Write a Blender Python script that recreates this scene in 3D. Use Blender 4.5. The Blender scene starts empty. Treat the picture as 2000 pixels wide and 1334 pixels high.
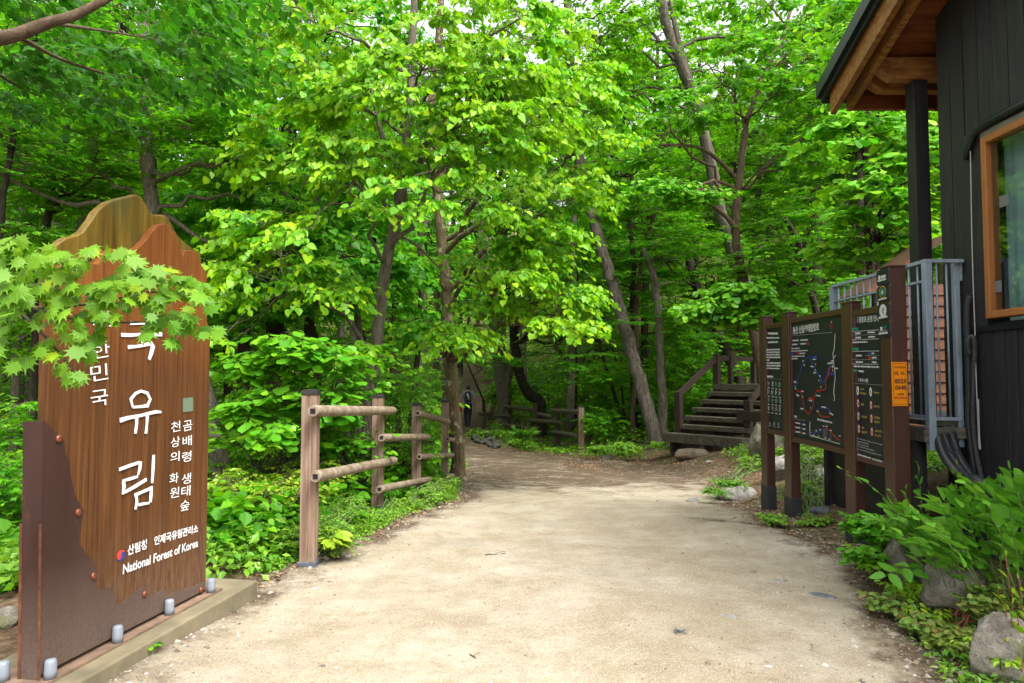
import bpy, bmesh, math, random
import numpy as np
from mathutils import Vector, Matrix, noise as mnoise
random.seed(7)
C = bpy.context.scene.collection
PI = math.pi
R_ = math.radians
def rng(s): return np.random.default_rng(s)

# ------------------------------------------------------------------ camera
FOC, TILT, CAMZ = 1333.0, math.atan(63 / 1333.0), 1.5
CT, ST = math.cos(TILT), math.sin(TILT)
def ray(px, py):
    a, b = (px - 1000.0) / FOC, -(py - 667.0) / FOC
    return Vector((a, CT - b * ST, ST + b * CT))
def P(px, py, Y):
    d = ray(px, py); t = Y / d.y
    return Vector((d.x * t, Y, CAMZ + d.z * t))
def PX(px, py, X):                     # the point of a pixel on the plane x = X
    d = ray(px, py); t = X / d.x
    return Vector((X, d.y * t, CAMZ + d.z * t))

# ------------------------------------------------------------------ terrain
def sm(a, b, t):
    t = np.clip((t - a) / (b - a), 0, 1); return t * t * (3 - 2 * t)
PYS = [-60, 2, 3.3, 4.74, 5.5, 6.9, 9.4, 11.9, 14.5, 17.0, 19.5, 24, 27, 30, 36, 43, 52, 60, 90]
PXL = [-2.2, -2.2, -2.05, -1.9, -1.78, -1.22, -.72, -.86, -1.0, -1.35, -1.55, -1.95, -2.1, -2.15, -2.45, -3.0, -7.5, -12, -30]
PXR = [2.0, 2.0, 2.13, 2.6, 2.84, 2.66, 3.1, 3.55, 3.6, 2.0, -.1, -.85, -1.15, -1.2, -1.6, -2.2, -6.6, -11, -29]
def xl(y): return np.interp(y, PYS, PXL)
def xr(y): return np.interp(y, PYS, PXR)
def H(x, y):
    x = np.asarray(x, float); y = np.asarray(y, float)
    z = np.interp(y, [-60, 4.5, 6, 7.7, 9.6, 12, 14.5, 17, 20, 26, 29, 34, 38, 43, 60, 110, 260],
                  [0, 0, -.02, -.08, -.24, -.38, -.5, -.63, -.76, -.76, -.68, -.1, .5, 1.3, 6, 24, 60])
    l = xl(y); r = xr(y)
    # bank falling away to the left behind the rail fence
    z = z - np.clip((l - .55 - x), 0, 7) * .17 * sm(4.0, 6.5, y) * (1 - .75 * sm(24, 50, y))
    # right hand slope rising to the buildings and stairs
    z = z + np.clip(x - 3.15, 0, 60) * .26 * sm(5.2, 7.5, y)
    z = z + np.clip(x - 1.5, 0, 60) * .16 * sm(17.5, 23, y)
    # drop beside the far trail
    z = z - .32 * sm(.2, 1.0, x - r) * sm(19, 23, y) * (1 - sm(31, 35, y)) * (1 - sm(3, 6, x - r))
    z = z + .03 * np.sin(x * 1.7 + .6) * np.cos(y * 1.3 + x * .4) + .012 * np.sin(x * 4.1 + y * 2.7)
    edge = np.minimum(np.abs(x - l), np.abs(x - r)); out = (x < l) | (x > r)
    z = z + np.where(out, .05 * sm(0, .8, edge), 0)
    return z
def h1(x, y): return float(H(x, y))
def G(px, py):
    d = ray(px, py); lo = None
    t = 1.5
    while t < 120:
        p = Vector((d.x * t, d.y * t, CAMZ + d.z * t))
        if p.z < h1(p.x, p.y):
            lo = t - .1
            for _ in range(20):
                m = (lo + t) / 2; q = Vector((d.x * m, d.y * m, CAMZ + d.z * m))
                if q.z < h1(q.x, q.y): t = m
                else: lo = m
            return Vector((d.x * t, d.y * t, CAMZ + d.z * t))
        t += .1
    return p

# ------------------------------------------------------------------ materials
def nodes(name):
    m = bpy.data.materials.new(name); m.use_nodes = True
    nt = m.node_tree; nt.nodes.clear()
    out = nt.nodes.new('ShaderNodeOutputMaterial')
    return m, nt, out
def N(nt, t, **kw):
    n = nt.nodes.new(t)
    for k, v in kw.items():
        if k in n.inputs.keys() if isinstance(k, str) else False: n.inputs[k].default_value = v
        else: setattr(n, k, v)
    return n
def ramp(nt, fac, stops, interp='LINEAR'):
    r = nt.nodes.new('ShaderNodeValToRGB'); r.color_ramp.interpolation = interp
    el = r.color_ramp.elements
    while len(el) < len(stops): el.new(.5)
    for e, (p, c) in zip(el, stops): e.position = p; e.color = (*c, 1)
    nt.links.new(fac, r.inputs[0]); return r.outputs[0]
def coords(nt, scale=(1, 1, 1), kind='Object'):
    tc = nt.nodes.new('ShaderNodeTexCoord'); mp = nt.nodes.new('ShaderNodeMapping')
    mp.inputs['Scale'].default_value = scale
    nt.links.new(tc.outputs[kind], mp.inputs[0]); return mp.outputs[0]
def noise(nt, vec, scale, detail=4, rough=.55, dist=0):
    n = nt.nodes.new('ShaderNodeTexNoise'); n.inputs['Scale'].default_value = scale
    n.inputs['Detail'].default_value = detail; n.inputs['Roughness'].default_value = rough
    n.inputs['Distortion'].default_value = dist
    nt.links.new(vec, n.inputs['Vector']); return n.outputs['Fac']
def mixc(nt, fac, a, b, mode='MIX'):
    m = nt.nodes.new('ShaderNodeMix'); m.data_type = 'RGBA'; m.blend_type = mode
    if isinstance(fac, (int, float)): m.inputs[0].default_value = fac
    else: nt.links.new(fac, m.inputs[0])
    for s, v in ((m.inputs[6], a), (m.inputs[7], b)):
        if isinstance(v, tuple): s.default_value = (*v, 1)
        else: nt.links.new(v, s)
    return m.outputs[2]
def bump(nt, h, strength=.5, dist=.01, prev=None):
    b = nt.nodes.new('ShaderNodeBump'); b.inputs['Strength'].default_value = strength
    b.inputs['Distance'].default_value = dist; nt.links.new(h, b.inputs['Height'])
    if prev is not None: nt.links.new(prev, b.inputs['Normal'])
    return b.outputs[0]
def bsdf(nt, out, col, rough=.6, nrm=None, spec=.4, metal=0):
    p = nt.nodes.new('ShaderNodeBsdfPrincipled')
    if isinstance(col, tuple): p.inputs['Base Color'].default_value = (*col, 1)
    else: nt.links.new(col, p.inputs['Base Color'])
    p.inputs['Roughness'].default_value = rough; p.inputs['Specular IOR Level'].default_value = spec
    p.inputs['Metallic'].default_value = metal
    if nrm is not None: nt.links.new(nrm, p.inputs['Normal'])
    nt.links.new(p.outputs[0], out.inputs[0]); return p
def simple(name, col, rough=.6, var=.25, scale=8, spec=.35, metal=0, bmp=.2, stretch=(1, 1, 1)):
    m, nt, out = nodes(name)
    v = coords(nt, stretch)
    f = noise(nt, v, scale, 5, .6)
    a = tuple(min(1, c * (1 - var)) for c in col); b = tuple(min(1, c * (1 + var)) for c in col)
    c = ramp(nt, f, [(.3, a), (.7, b)])
    bsdf(nt, out, c, rough, bump(nt, noise(nt, v, scale * 4, 4), bmp, .005), spec, metal)
    return m
def wood(name, dark, mid, light, rough=.6, grain=(30, 30, 1.2), scale=1.0, bmp=.4, stain=None, spec=.3):
    m, nt, out = nodes(name)
    v = coords(nt, grain)
    f = noise(nt, v, scale, 6, .6, .6)
    c = ramp(nt, f, [(.32, dark), (.5, mid), (.68, light)])
    if stain:
        f2 = noise(nt, coords(nt, (2, 2, 1.2)), 1.6, 6, .65)
        c = mixc(nt, ramp(nt, f2, [(.5, (0, 0, 0)), (.72, (1, 1, 1))]), c, stain)
    bsdf(nt, out, c, rough, bump(nt, f, bmp, .004), spec)
    return m
def bark(name, dark, light, moss=None, sc=1.0, mossamt=.55):
    m, nt, out = nodes(name)
    v = coords(nt, (22 * sc, 22 * sc, 4.5 * sc))
    f = noise(nt, v, 1.3, 6, .7, 1.2)
    f3 = noise(nt, coords(nt, (3, 3, 3)), 2.3, 5, .6)
    c = ramp(nt, f, [(.36, dark), (.5, tuple((a + b) / 2 for a, b in zip(dark, light))), (.66, light)])
    c = mixc(nt, ramp(nt, f3, [(.35, (0, 0, 0)), (.7, (.6, .6, .6))]), c, tuple(x * .55 for x in light))
    if moss: c = mixc(nt, ramp(nt, f3, [(mossamt, (0, 0, 0)), (mossamt + .08, (1, 1, 1))]), c, moss)
    bsdf(nt, out, c, .9, bump(nt, f, 1.0, .03), .15)
    return m
def leafmat(name, stops, trans=.38, tmul=(1.25, 1.3, .6), rough=.42, spec=.35):
    m, nt, out = nodes(name)
    g = nt.nodes.new('ShaderNodeNewGeometry')
    c = ramp(nt, g.outputs['Random Per Island'], stops)
    v = coords(nt, (1, 1, 1), 'Object')
    f = noise(nt, v, .9, 3, .6)
    c = mixc(nt, ramp(nt, f, [(.35, (0, 0, 0)), (.65, (.5, .5, .5))]), c, tuple(x * .8 for x in stops[-1][1]))
    p = nt.nodes.new('ShaderNodeBsdfPrincipled'); nt.links.new(c, p.inputs['Base Color'])
    p.inputs['Roughness'].default_value = rough; p.inputs['Specular IOR Level'].default_value = spec
    t = nt.nodes.new('ShaderNodeBsdfTranslucent')
    nt.links.new(mixc(nt, 1.0, c, tmul, 'MULTIPLY'), t.inputs[0])
    mx = nt.nodes.new('ShaderNodeMixShader'); mx.inputs[0].default_value = trans
    nt.links.new(p.outputs[0], mx.inputs[1]); nt.links.new(t.outputs[0], mx.inputs[2])
    nt.links.new(mx.outputs[0], out.inputs[0]); return m
M = {}
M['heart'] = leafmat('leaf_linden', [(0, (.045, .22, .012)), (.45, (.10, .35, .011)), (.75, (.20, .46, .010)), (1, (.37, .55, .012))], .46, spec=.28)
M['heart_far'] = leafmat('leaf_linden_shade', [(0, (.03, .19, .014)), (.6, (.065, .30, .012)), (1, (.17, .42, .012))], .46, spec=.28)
M['maple'] = leafmat('leaf_maple', [(0, (.06, .27, .012)), (.6, (.10, .37, .012)), (1, (.26, .48, .014))], .4)
M['bough'] = leafmat('leaf_bough', [(0, (.03, .14, .006)), (.6, (.065, .22, .007)), (.9, (.13, .29, .009)), (1, (.23, .34, .012))], .36, rough=.5, spec=.25)
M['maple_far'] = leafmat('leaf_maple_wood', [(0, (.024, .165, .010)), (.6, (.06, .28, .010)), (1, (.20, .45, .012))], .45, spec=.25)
M['oak'] = leafmat('leaf_oak', [(0, (.045, .23, .012)), (.6, (.08, .31, .013)), (1, (.20, .43, .014))], .4)
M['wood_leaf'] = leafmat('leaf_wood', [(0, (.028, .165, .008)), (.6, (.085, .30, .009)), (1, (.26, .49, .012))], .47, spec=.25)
M['shaded_leaf'] = leafmat('leaf_shaded', [(0, (.014, .09, .008)), (.7, (.028, .16, .009)), (1, (.07, .25, .010))], .55)  # shade of the overhead bough painted into darker leaf colours
M['weed'] = leafmat('leaf_weed', [(0, (.07, .22, .015)), (.6, (.12, .30, .018)), (1, (.24, .40, .03))], .35)
M['lime'] = leafmat('leaf_lime', [(0, (.10, .28, .014)), (.5, (.19, .38, .018)), (1, (.36, .45, .03))], .38)
M['seal'] = leafmat('leaf_seal', [(0, (.07, .26, .02)), (.6, (.11, .34, .025)), (1, (.20, .44, .04))], .3, rough=.35)
M['russet'] = leafmat('leaf_russet', [(0, (.09, .23, .03)), (.75, (.17, .32, .05)), (.95, (.22, .26, .06)), (1, (.24, .13, .05))], .3)
M['grassy'] = leafmat('grass_blade', [(0, (.05, .18, .015)), (1, (.12, .28, .02))], .3)
M['dryleaf'] = leafmat('dry_leaf', [(0, (.10, .05, .025)), (.5, (.22, .12, .06)), (1, (.36, .23, .13))], .1)
M['twig'] = simple('twig_bark', (.075, .06, .04), .85, .3, 20)
M['greentwig'] = simple('green_twig', (.10, .16, .04), .7, .3, 20)
M['redstem'] = simple('red_stem', (.20, .07, .04), .6, .3, 20)
M['bark'] = bark('bark_brown', (.03, .022, .014), (.21, .16, .11))
M['bark_lichen'] = bark('bark_lichen', (.05, .037, .018), (.19, .145, .08), (.32, .29, .19), .8, .55)
M['bark_grey'] = bark('bark_grey', (.04, .033, .025), (.24, .205, .155), (.13, .15, .08), .6, .6)
M['bark_dark'] = bark('bark_dark', (.010, .008, .006), (.065, .05, .035), (.05, .07, .025), .6, .62)
M['bark_rib'] = bark('bark_ribbed', (.02, .016, .012), (.17, .145, .115), None, .45)
M['bark_smooth'] = bark('bark_smooth', (.06, .04, .025), (.15, .105, .07), None, .4)

# ------------------------------------------------------------------ mesh builder
class MB:
    def __init__(s): s.V = []; s.n = 0; s.F = []
    def add(s, V, Fs, mi=0):
        V = np.asarray(V, float).reshape(-1, 3)
        if not isinstance(Fs, (list, tuple)) or (len(Fs) and not isinstance(Fs[0], np.ndarray)): Fs = [np.asarray(f, int)[None] for f in Fs] if isinstance(Fs, (list, tuple)) else [Fs]
        for f in Fs:
            if len(f): s.F.append((f + s.n, mi))
        s.V.append(V); s.n += len(V)
    def box(s, lo, hi, mi=0, bev=0):
        x0, y0, z0 = lo; x1, y1, z1 = hi
        V = [(x0, y0, z0), (x1, y0, z0), (x1, y1, z0), (x0, y1, z0), (x0, y0, z1), (x1, y0, z1), (x1, y1, z1), (x0, y1, z1)]
        s.add(V, [np.array([(0, 3, 2, 1), (4, 5, 6, 7), (0, 1, 5, 4), (1, 2, 6, 5), (2, 3, 7, 6), (3, 0, 4, 7)])], mi)
    def hexa(s, V8, mi=0):
        s.add(V8, [np.array([(0, 3, 2, 1), (4, 5, 6, 7), (0, 1, 5, 4), (1, 2, 6, 5), (2, 3, 7, 6), (3, 0, 4, 7)])], mi)
    def beam(s, a, b, w, h, mi=0, up=Vector((0, 0, 1))):
        a = Vector(a); b = Vector(b); d = (b - a).normalized(); r = d.cross(up).normalized(); u = r.cross(d)
        V = [p + r * (sx * w / 2) + u * (sz * h / 2) for p in (a, b) for sx, sz in ((-1, -1), (1, -1), (1, 1), (-1, 1))]
        s.add(V, [np.array([(3, 2, 1, 0), (4, 5, 6, 7), (0, 1, 5, 4), (1, 2, 6, 5), (2, 3, 7, 6), (3, 0, 4, 7)])], mi)
    def prism(s, pts, off, mi=0):
        n = len(pts); V = [Vector(p) for p in pts] + [Vector(p) + Vector(off) for p in pts]
        s.add(V, [np.arange(n)[::-1][None].copy(), (np.arange(n) + n)[None],
                  np.array([(i, (i + 1) % n, (i + 1) % n + n, i + n) for i in range(n)])], mi)
    def tube(s, pts, rad, sides=8, mi=0, caps=True, wob=0, seed=0):
        pts = np.asarray([tuple(p) for p in pts], float); n = len(pts)
        rad = np.broadcast_to(np.asarray(rad, float), (n,))
        T = np.gradient(pts, axis=0); T /= np.linalg.norm(T, axis=1)[:, None] + 1e-9
        ref = np.array([0, 0, 1.]) if abs(T[:, 2]).mean() < .8 else np.array([0, 1., 0])
        A = np.cross(T, ref); A /= np.linalg.norm(A, axis=1)[:, None] + 1e-9
        B = np.cross(T, A)
        th = np.arange(sides) * 2 * PI / sides
        rr = np.broadcast_to(rad[:, None], (n, sides)).copy()
        if wob:
            g = rng(seed); rr *= 1 + wob * g.normal(size=(n, sides)) + wob * 1.2 * np.sin(th * 3 + g.random() * 6)[None]
        V = pts[:, None] + rr[..., None] * (np.cos(th)[None, :, None] * A[:, None] + np.sin(th)[None, :, None] * B[:, None])
        i = np.arange(n - 1)[:, None] * sides; j = np.arange(sides)[None]; k = (j + 1) % sides
        F = np.stack([i + j, i + k, i + k + sides, i + j + sides], -1).reshape(-1, 4)
        Fs = [F]
        if caps: Fs += [np.arange(sides)[::-1][None].copy(), (np.arange(sides) + (n - 1) * sides)[None]]
        s.add(V, Fs, mi)
    def build(s, name, mats, parent=None, smooth=False, kind=None):
        V = np.concatenate(s.V) if s.V else np.zeros((0, 3))
        off = wloc(parent) if parent is not None else Vector((0, 0, 0))
        V = V - np.array(off)
        me = bpy.data.meshes.new(name)
        me.vertices.add(len(V)); me.vertices.foreach_set('co', V.astype(np.float32).ravel())
        lens = np.concatenate([np.full(len(f), f.shape[1]) for f, _ in s.F]); idx = np.concatenate([f.ravel() for f, _ in s.F])
        mi = np.concatenate([np.full(len(f), m) for f, m in s.F])
        me.loops.add(len(idx)); me.loops.foreach_set('vertex_index', idx.astype(np.int32))
        me.polygons.add(len(lens)); me.polygons.foreach_set('loop_start', np.concatenate([[0], np.cumsum(lens)[:-1]]).astype(np.int32))
        me.polygons.foreach_set('loop_total', lens.astype(np.int32))
        me.polygons.foreach_set('material_index', mi.astype(np.int32))
        me.polygons.foreach_set('use_smooth', np.full(len(lens), bool(smooth)))
        me.update(calc_edges=True); me.validate()
        for m in (mats if isinstance(mats, (list, tuple)) else [mats]): me.materials.append(M[m] if isinstance(m, str) else m)
        o = bpy.data.objects.new(name, me); C.objects.link(o)
        if parent is not None: o.parent = parent
        if kind: o['kind'] = kind
        return o
def wloc(o):
    v = Vector((0, 0, 0))
    while o is not None: v += o.location; o = o.parent
    return v
def bevel(o, w=.004, seg=2, ang=40):
    m = o.modifiers.new('bevel', 'BEVEL'); m.width = w; m.segments = seg; m.limit_method = 'ANGLE'; m.angle_limit = R_(ang); return o
def tag(o, label, cat, group=None):
    o['label'] = label; o['category'] = cat
    if group: o['group'] = group
    return o
def thing(name, label, cat, loc, group=None, rz=0):
    o = bpy.data.objects.new(name, None); C.objects.link(o); o.location = loc; o.rotation_euler = (0, 0, rz)
    o.empty_display_size = .2
    return tag(o, label, cat, group)
def dup(root, loc, rz=0, sc=1.0, label=None, group=None):
    r = root.copy(); C.objects.link(r); r.location = loc; r.rotation_euler = (0, 0, rz)
    r.scale = sc if isinstance(sc, tuple) else (sc, sc, sc)
    if label: r['label'] = label
    if group: r['group'] = group
    for ch in list(root.children):
        c = ch.copy(); C.objects.link(c); c.parent = r
        for g in ch.children:
            d = g.copy(); C.objects.link(d); d.parent = c
    return r

# ------------------------------------------------------------------ leaves
def two_halves(half, fold=.14, curl=.12, wav=0):
    """leaf outline given as half (x, y) from base to tip; folded on the midrib"""
    ys = [p[1] for p in half]; k = len(half)
    def z(x, y): return fold * abs(x) - curl * y * y
    V = [(x, y, z(x, y)) for x, y in half] + [(-x, y, z(x, y)) for x, y in half[1:-1]]
    mid = [(0, y, z(0, y)) for y in (.35, .7)]
    V += mid; m0 = len(V) - 2; m1 = m0 + 1
    right = list(range(k)); left = [0] + list(range(k, k + k - 2)) + [k - 1]
    F1 = np.array([right + [m1, m0]]); F2 = np.array([[m0, m1] + left[::-1]])
    return np.array(V), [F1, F2]
def palmate(nl, ratio=.5, spread=300, tipw=.09, teeth=False):
    out = []
    for i in range(nl):
        a = R_(-spread / 2 + spread * i / (nl - 1)); L = .62 * (1 - .42 * (abs(i - (nl - 1) / 2) / ((nl - 1) / 2)) ** 1.7)
        da = R_(spread / (nl - 1)) / 2
        if teeth:
            out += [(a - da * .55, L * .66), (a - da * .30, L * .80), (a, L * 1.06), (a + da * .30, L * .80), (a + da * .55, L * .66)]
        else: out += [(a - da * .45, L * .72), (a, L * 1.06), (a + da * .45, L * .72)]
        if i < nl - 1: out.append((a + da, L * ratio))
    pts = [(math.sin(a) * r, .38 + math.cos(a) * r, -.16 * r * r * 2 + .0) for a, r in out]
    V = [(0, .38, .03)] + pts + [(0, 0, 0)]
    n = len(V)
    F = [(0, i, i + 1) for i in range(1, n - 1)] + [(0, n - 1, 1)]
    V = [(-x, y, z) for x, y, z in V]
    return np.array(V), [np.array(F)]
TM = {
    'simple': (np.array([(0, 0, 0), (.34, .42, .07), (0, 1, -.08), (-.34, .42, .07)]), [np.array([(0, 1, 2), (0, 2, 3)])]),
    'broad': (np.array([(0, 0, 0), (.36, .22, .07), (.40, .55, .06), (0, 1, -.10), (-.40, .55, .06), (-.36, .22, .07)]), [np.array([(0, 1, 2, 3), (0, 3, 4, 5)])]),
    'heart': two_halves([(0, .04), (.16, -.04), (.36, .02), (.46, .22), (.44, .44), (.30, .70), (.10, .90), (0, 1.06)]),
    'oak': two_halves([(0, 0), (.10, .12), (.20, .22), (.17, .28), (.30, .38), (.26, .45), (.40, .56), (.34, .62), (.42, .72), (.33, .78), (.30, .88), (.18, .90), (.10, .98), (0, 1.02)], .12, .10),
    'wide': two_halves([(0, 0), (.16, .08), (.29, .26), (.33, .46), (.27, .70), (.13, .90), (0, 1.04)], .30, .28),
    'oval': two_halves([(0, 0), (.12, .10), (.22, .30), (.25, .50), (.20, .72), (.10, .90), (0, 1.05)], .25, .18),
    'round': two_halves([(0, 0), (.22, .02), (.38, .20), (.42, .45), (.34, .72), (.16, .90), (0, .96)], .10, .08),
    'star': palmate(5, .36, 250),
    'maple': palmate(7, .56, 275),
    'bigmaple': palmate(9, .66, 290, teeth=True),
    'blade': (np.array([(-.03, 0, 0), (.03, 0, 0), (.025, .5, .05), (0, 1, -.12), (-.025, .5, .05)]), [np.array([(0, 1, 2, 3, 4)])]),
}
def nrmz(a): return a / (np.linalg.norm(a, axis=-1, keepdims=True) + 1e-9)
def put_leaves(mb, tm, O, D, Nn, S, mi=0):
    V0, Fs = TM[tm]; n = len(O); k = len(V0)
    D = nrmz(D); Nn = nrmz(Nn - (Nn * D).sum(-1, keepdims=True) * D); X = np.cross(D, Nn)
    q = rng(n + k); wd = .78 + .34 * q.random((n, 1, 1)); cu = -.3 + 2.2 * q.random((n, 1, 1)); sk = .16 * q.normal(size=(n, 1, 1))
    lx = V0[None, :, 0:1] * wd + sk * V0[None, :, 1:2] ** 2
    V = O[:, None] + S[:, None, None] * (lx * X[:, None] + V0[None, :, 1:2] * D[:, None] + V0[None, :, 2:3] * cu * Nn[:, None])
    base = (np.arange(n) * k)
    mb.add(V.reshape(-1, 3), [(f[None] + base[:, None, None]).reshape(-1, f.shape[1]) for f in Fs], mi)
def sprays(mb, B, OD, seed, ntw=6, L=.6, nl=9, droop=.35, ls=.1, tm='heart', spread=75, up=(.0, .35), twr=.004, lm=0, tw=1, ldroop=.5, tilt=.25, pet=.25):
    g = rng(seed); K = len(B)
    az = np.arctan2(OD[:, 1], OD[:, 0])[:, None] + R_(spread) * (g.random((K, ntw)) * 2 - 1)
    el = up[0] + (up[1] - up[0]) * g.random((K, ntw))
    D = np.stack([np.cos(az) * np.cos(el), np.sin(az) * np.cos(el), np.sin(el)], -1).reshape(-1, 3)
    Ln = (L * (.55 + .7 * g.random((K, ntw)))).reshape(-1); Bq = np.repeat(B, ntw, 0)
    T = len(D)
    def pt(t): return Bq[:, None] + D[:, None] * (Ln[:, None] * t)[..., None] + np.array([0, 0, -1.])[None, None] * (droop * Ln[:, None] * t * t)[..., None]
    if twr:
        ts = np.array([0, .5, 1.])[None].repeat(T, 0); Pn = pt(ts)
        side = nrmz(np.cross(D, [0, 0, 1.])); upv = np.cross(side, D); rr = np.array([1, .7, .3]) * twr
        tri = np.stack([side, -.5 * side + .87 * upv, -.5 * side - .87 * upv], 1)
        V = Pn[:, :, None] + tri[:, None] * rr[None, :, None, None]
        b = (np.arange(T) * 9)[:, None, None]
        f = np.array([(s * 3 + j, s * 3 + (j + 1) % 3, s * 3 + 3 + (j + 1) % 3, s * 3 + 3 + j) for s in range(2) for j in range(3)])
        mb.add(V.reshape(-1, 3), [(f[None] + b).reshape(-1, 4)], tw)
    t = (np.arange(nl)[None] + .2 + .6 * g.random((T, nl))) / nl * .9 + .12
    O = pt(t); sd = np.where(np.arange(nl) % 2 == 0, 1, -1)[None] * R_(52) * (.5 + .8 * g.random((T, nl)))
    sd[:, -1] *= .2
    a = np.repeat(np.arctan2(D[:, 1], D[:, 0])[:, None], nl, 1) + sd
    LD = np.stack([np.cos(a), np.sin(a), -ldroop * (.3 + 1.2 * g.random((T, nl)))], -1).reshape(-1, 3)
    Nn = np.array([0, 0, 1.])[None] + tilt * g.normal(size=(T * nl, 3))
    S = ls * (.48 + .72 * g.random(T * nl))
    Oq = O.reshape(-1, 3) + nrmz(LD) * (S * pet)[:, None]
    put_leaves(mb, tm, Oq, LD, Nn, S, lm)
def ell(g, c, r, n, shell=.35):
    v = nrmz(g.normal(size=(n, 3))); q = (shell + (1 - shell) * g.random(n)) ** .6
    return np.array(c)[None] + v * np.array(r)[None] * q[:, None]
def curve(a, b, n=6, lift=.15, jit=.03, g=None):
    a = np.array(a, float); b = np.array(b, float); L = np.linalg.norm(b - a); c = (a + b) / 2 + np.array([0, 0, lift * L])
    t = np.linspace(0, 1, n)[:, None]; p = (1 - t) ** 2 * a + 2 * t * (1 - t) * c + t * t * b
    if g is not None: p[1:-1] += g.normal(size=(n - 2, 3)) * jit * L
    return p
def smooth_path(pts, k=4):
    pts = np.array([tuple(p) for p in pts], float)
    if len(pts) < 3: return pts
    q = np.vstack([2 * pts[0] - pts[1], pts, 2 * pts[-1] - pts[-2]]); out = []
    for i in range(1, len(q) - 2):
        for t in np.linspace(0, 1, k, endpoint=False):
            p0, p1, p2, p3 = q[i - 1:i + 3]
            out.append(.5 * (2 * p1 + (p2 - p0) * t + (2 * p0 - 5 * p1 + 4 * p2 - p3) * t * t + (3 * p1 - p0 - 3 * p2 + p3) * t ** 3))
    out.append(pts[-1]); return np.array(out)
SP = {
    'linden': dict(tm='heart', ls=.090, L=.55, ntw=8, nl=12, droop=.45, ldroop=1.15, up=(-.15, .45), tilt=.42),
    'linden_mid': dict(tm='heart', ls=.13, L=.6, ntw=6, nl=9, droop=.4, ldroop=.7, up=(-.15, .4), tilt=.35),
    'maple': dict(tm='star', ls=.11, L=.6, ntw=7, nl=10, droop=.15, ldroop=.18, up=(-.05, .2), tilt=.22, spread=95),
    'oak': dict(tm='oak', ls=.17, L=.4, ntw=5, nl=7, droop=.2, ldroop=.5, up=(-.1, .5), tilt=.4, spread=100),
    'fine': dict(tm='broad', ls=.10, L=.6, ntw=7, nl=11, droop=.25, ldroop=.4, up=(-.1, .4), tilt=.35, spread=100),
}
def make_crown(mb, trunk_mb, path, rad, clumps, sp, seed, limbs=7, lsc=1.0, thin=1.0, tzr=(.22, .97)):
    """clumps (K,3): limbs from the trunk path, sub-branches to the clumps, leafy sprays there"""
    g = rng(seed); K = len(clumps)
    path = np.asarray(path); zs = path[:, 2]
    cen = clumps[g.choice(K, min(limbs, K), replace=False)]
    for _ in range(4):
        d = ((clumps[:, None] - cen[None]) ** 2).sum(-1); a = d.argmin(1)
        cen = np.array([clumps[a == i].mean(0) if (a == i).any() else cen[i] for i in range(len(cen))])
    OD = np.zeros((K, 3))
    for i in range(len(cen)):
        ids = np.where(a == i)[0]
        if not len(ids): continue
        c = cen[i]
        zlo = zs[0] + (zs[-1] - zs[0]) * tzr[0]; zhi = zs[0] + (zs[-1] - zs[0]) * tzr[1]
        hd = np.linalg.norm(path[:, :2] - c[:2], axis=1).min()
        zt = np.clip(c[2] - .5 * hd - .1, zlo, zhi); j = int(np.abs(zs - zt).argmin())
        p0 = path[j]; L = np.linalg.norm(c - p0)
        r0 = min(rad[j] * .6, .014 + .013 * L) * thin
        n = 9; pl = curve(p0, c, n, .10, .035, g); rl = np.linspace(r0, max(.008, r0 * .35), n)
        trunk_mb.tube(pl, rl, 6, 0, False)
        for q in ids:
            e = clumps[q]; dd = np.linalg.norm(pl - e, axis=1); s = int(np.clip(dd.argmin(), 1, n - 1)); s = max(1, s - int(g.integers(0, 3)))
            LL = np.linalg.norm(e - pl[s])
            trunk_mb.tube(curve(pl[s], e, 6, .08, .05, g), np.linspace(min(rl[s] * .7, .006 + .007 * LL), .004, 6), 4, 0, False)
            o = e - pl[s]; o[2] = 0
            if np.linalg.norm(o) < .15: o = g.normal(size=3)
            o2 = e - path[j]; o2[2] = 0
            OD[q] = nrmz(nrmz(o) + .8 * nrmz(o2) + .25 * g.normal(size=3))
    kw = dict(SP[sp]); kw['ls'] *= lsc; kw['L'] *= .5 + .5 * lsc
    sprays(mb, clumps, OD, seed + 1, **kw)
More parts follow.
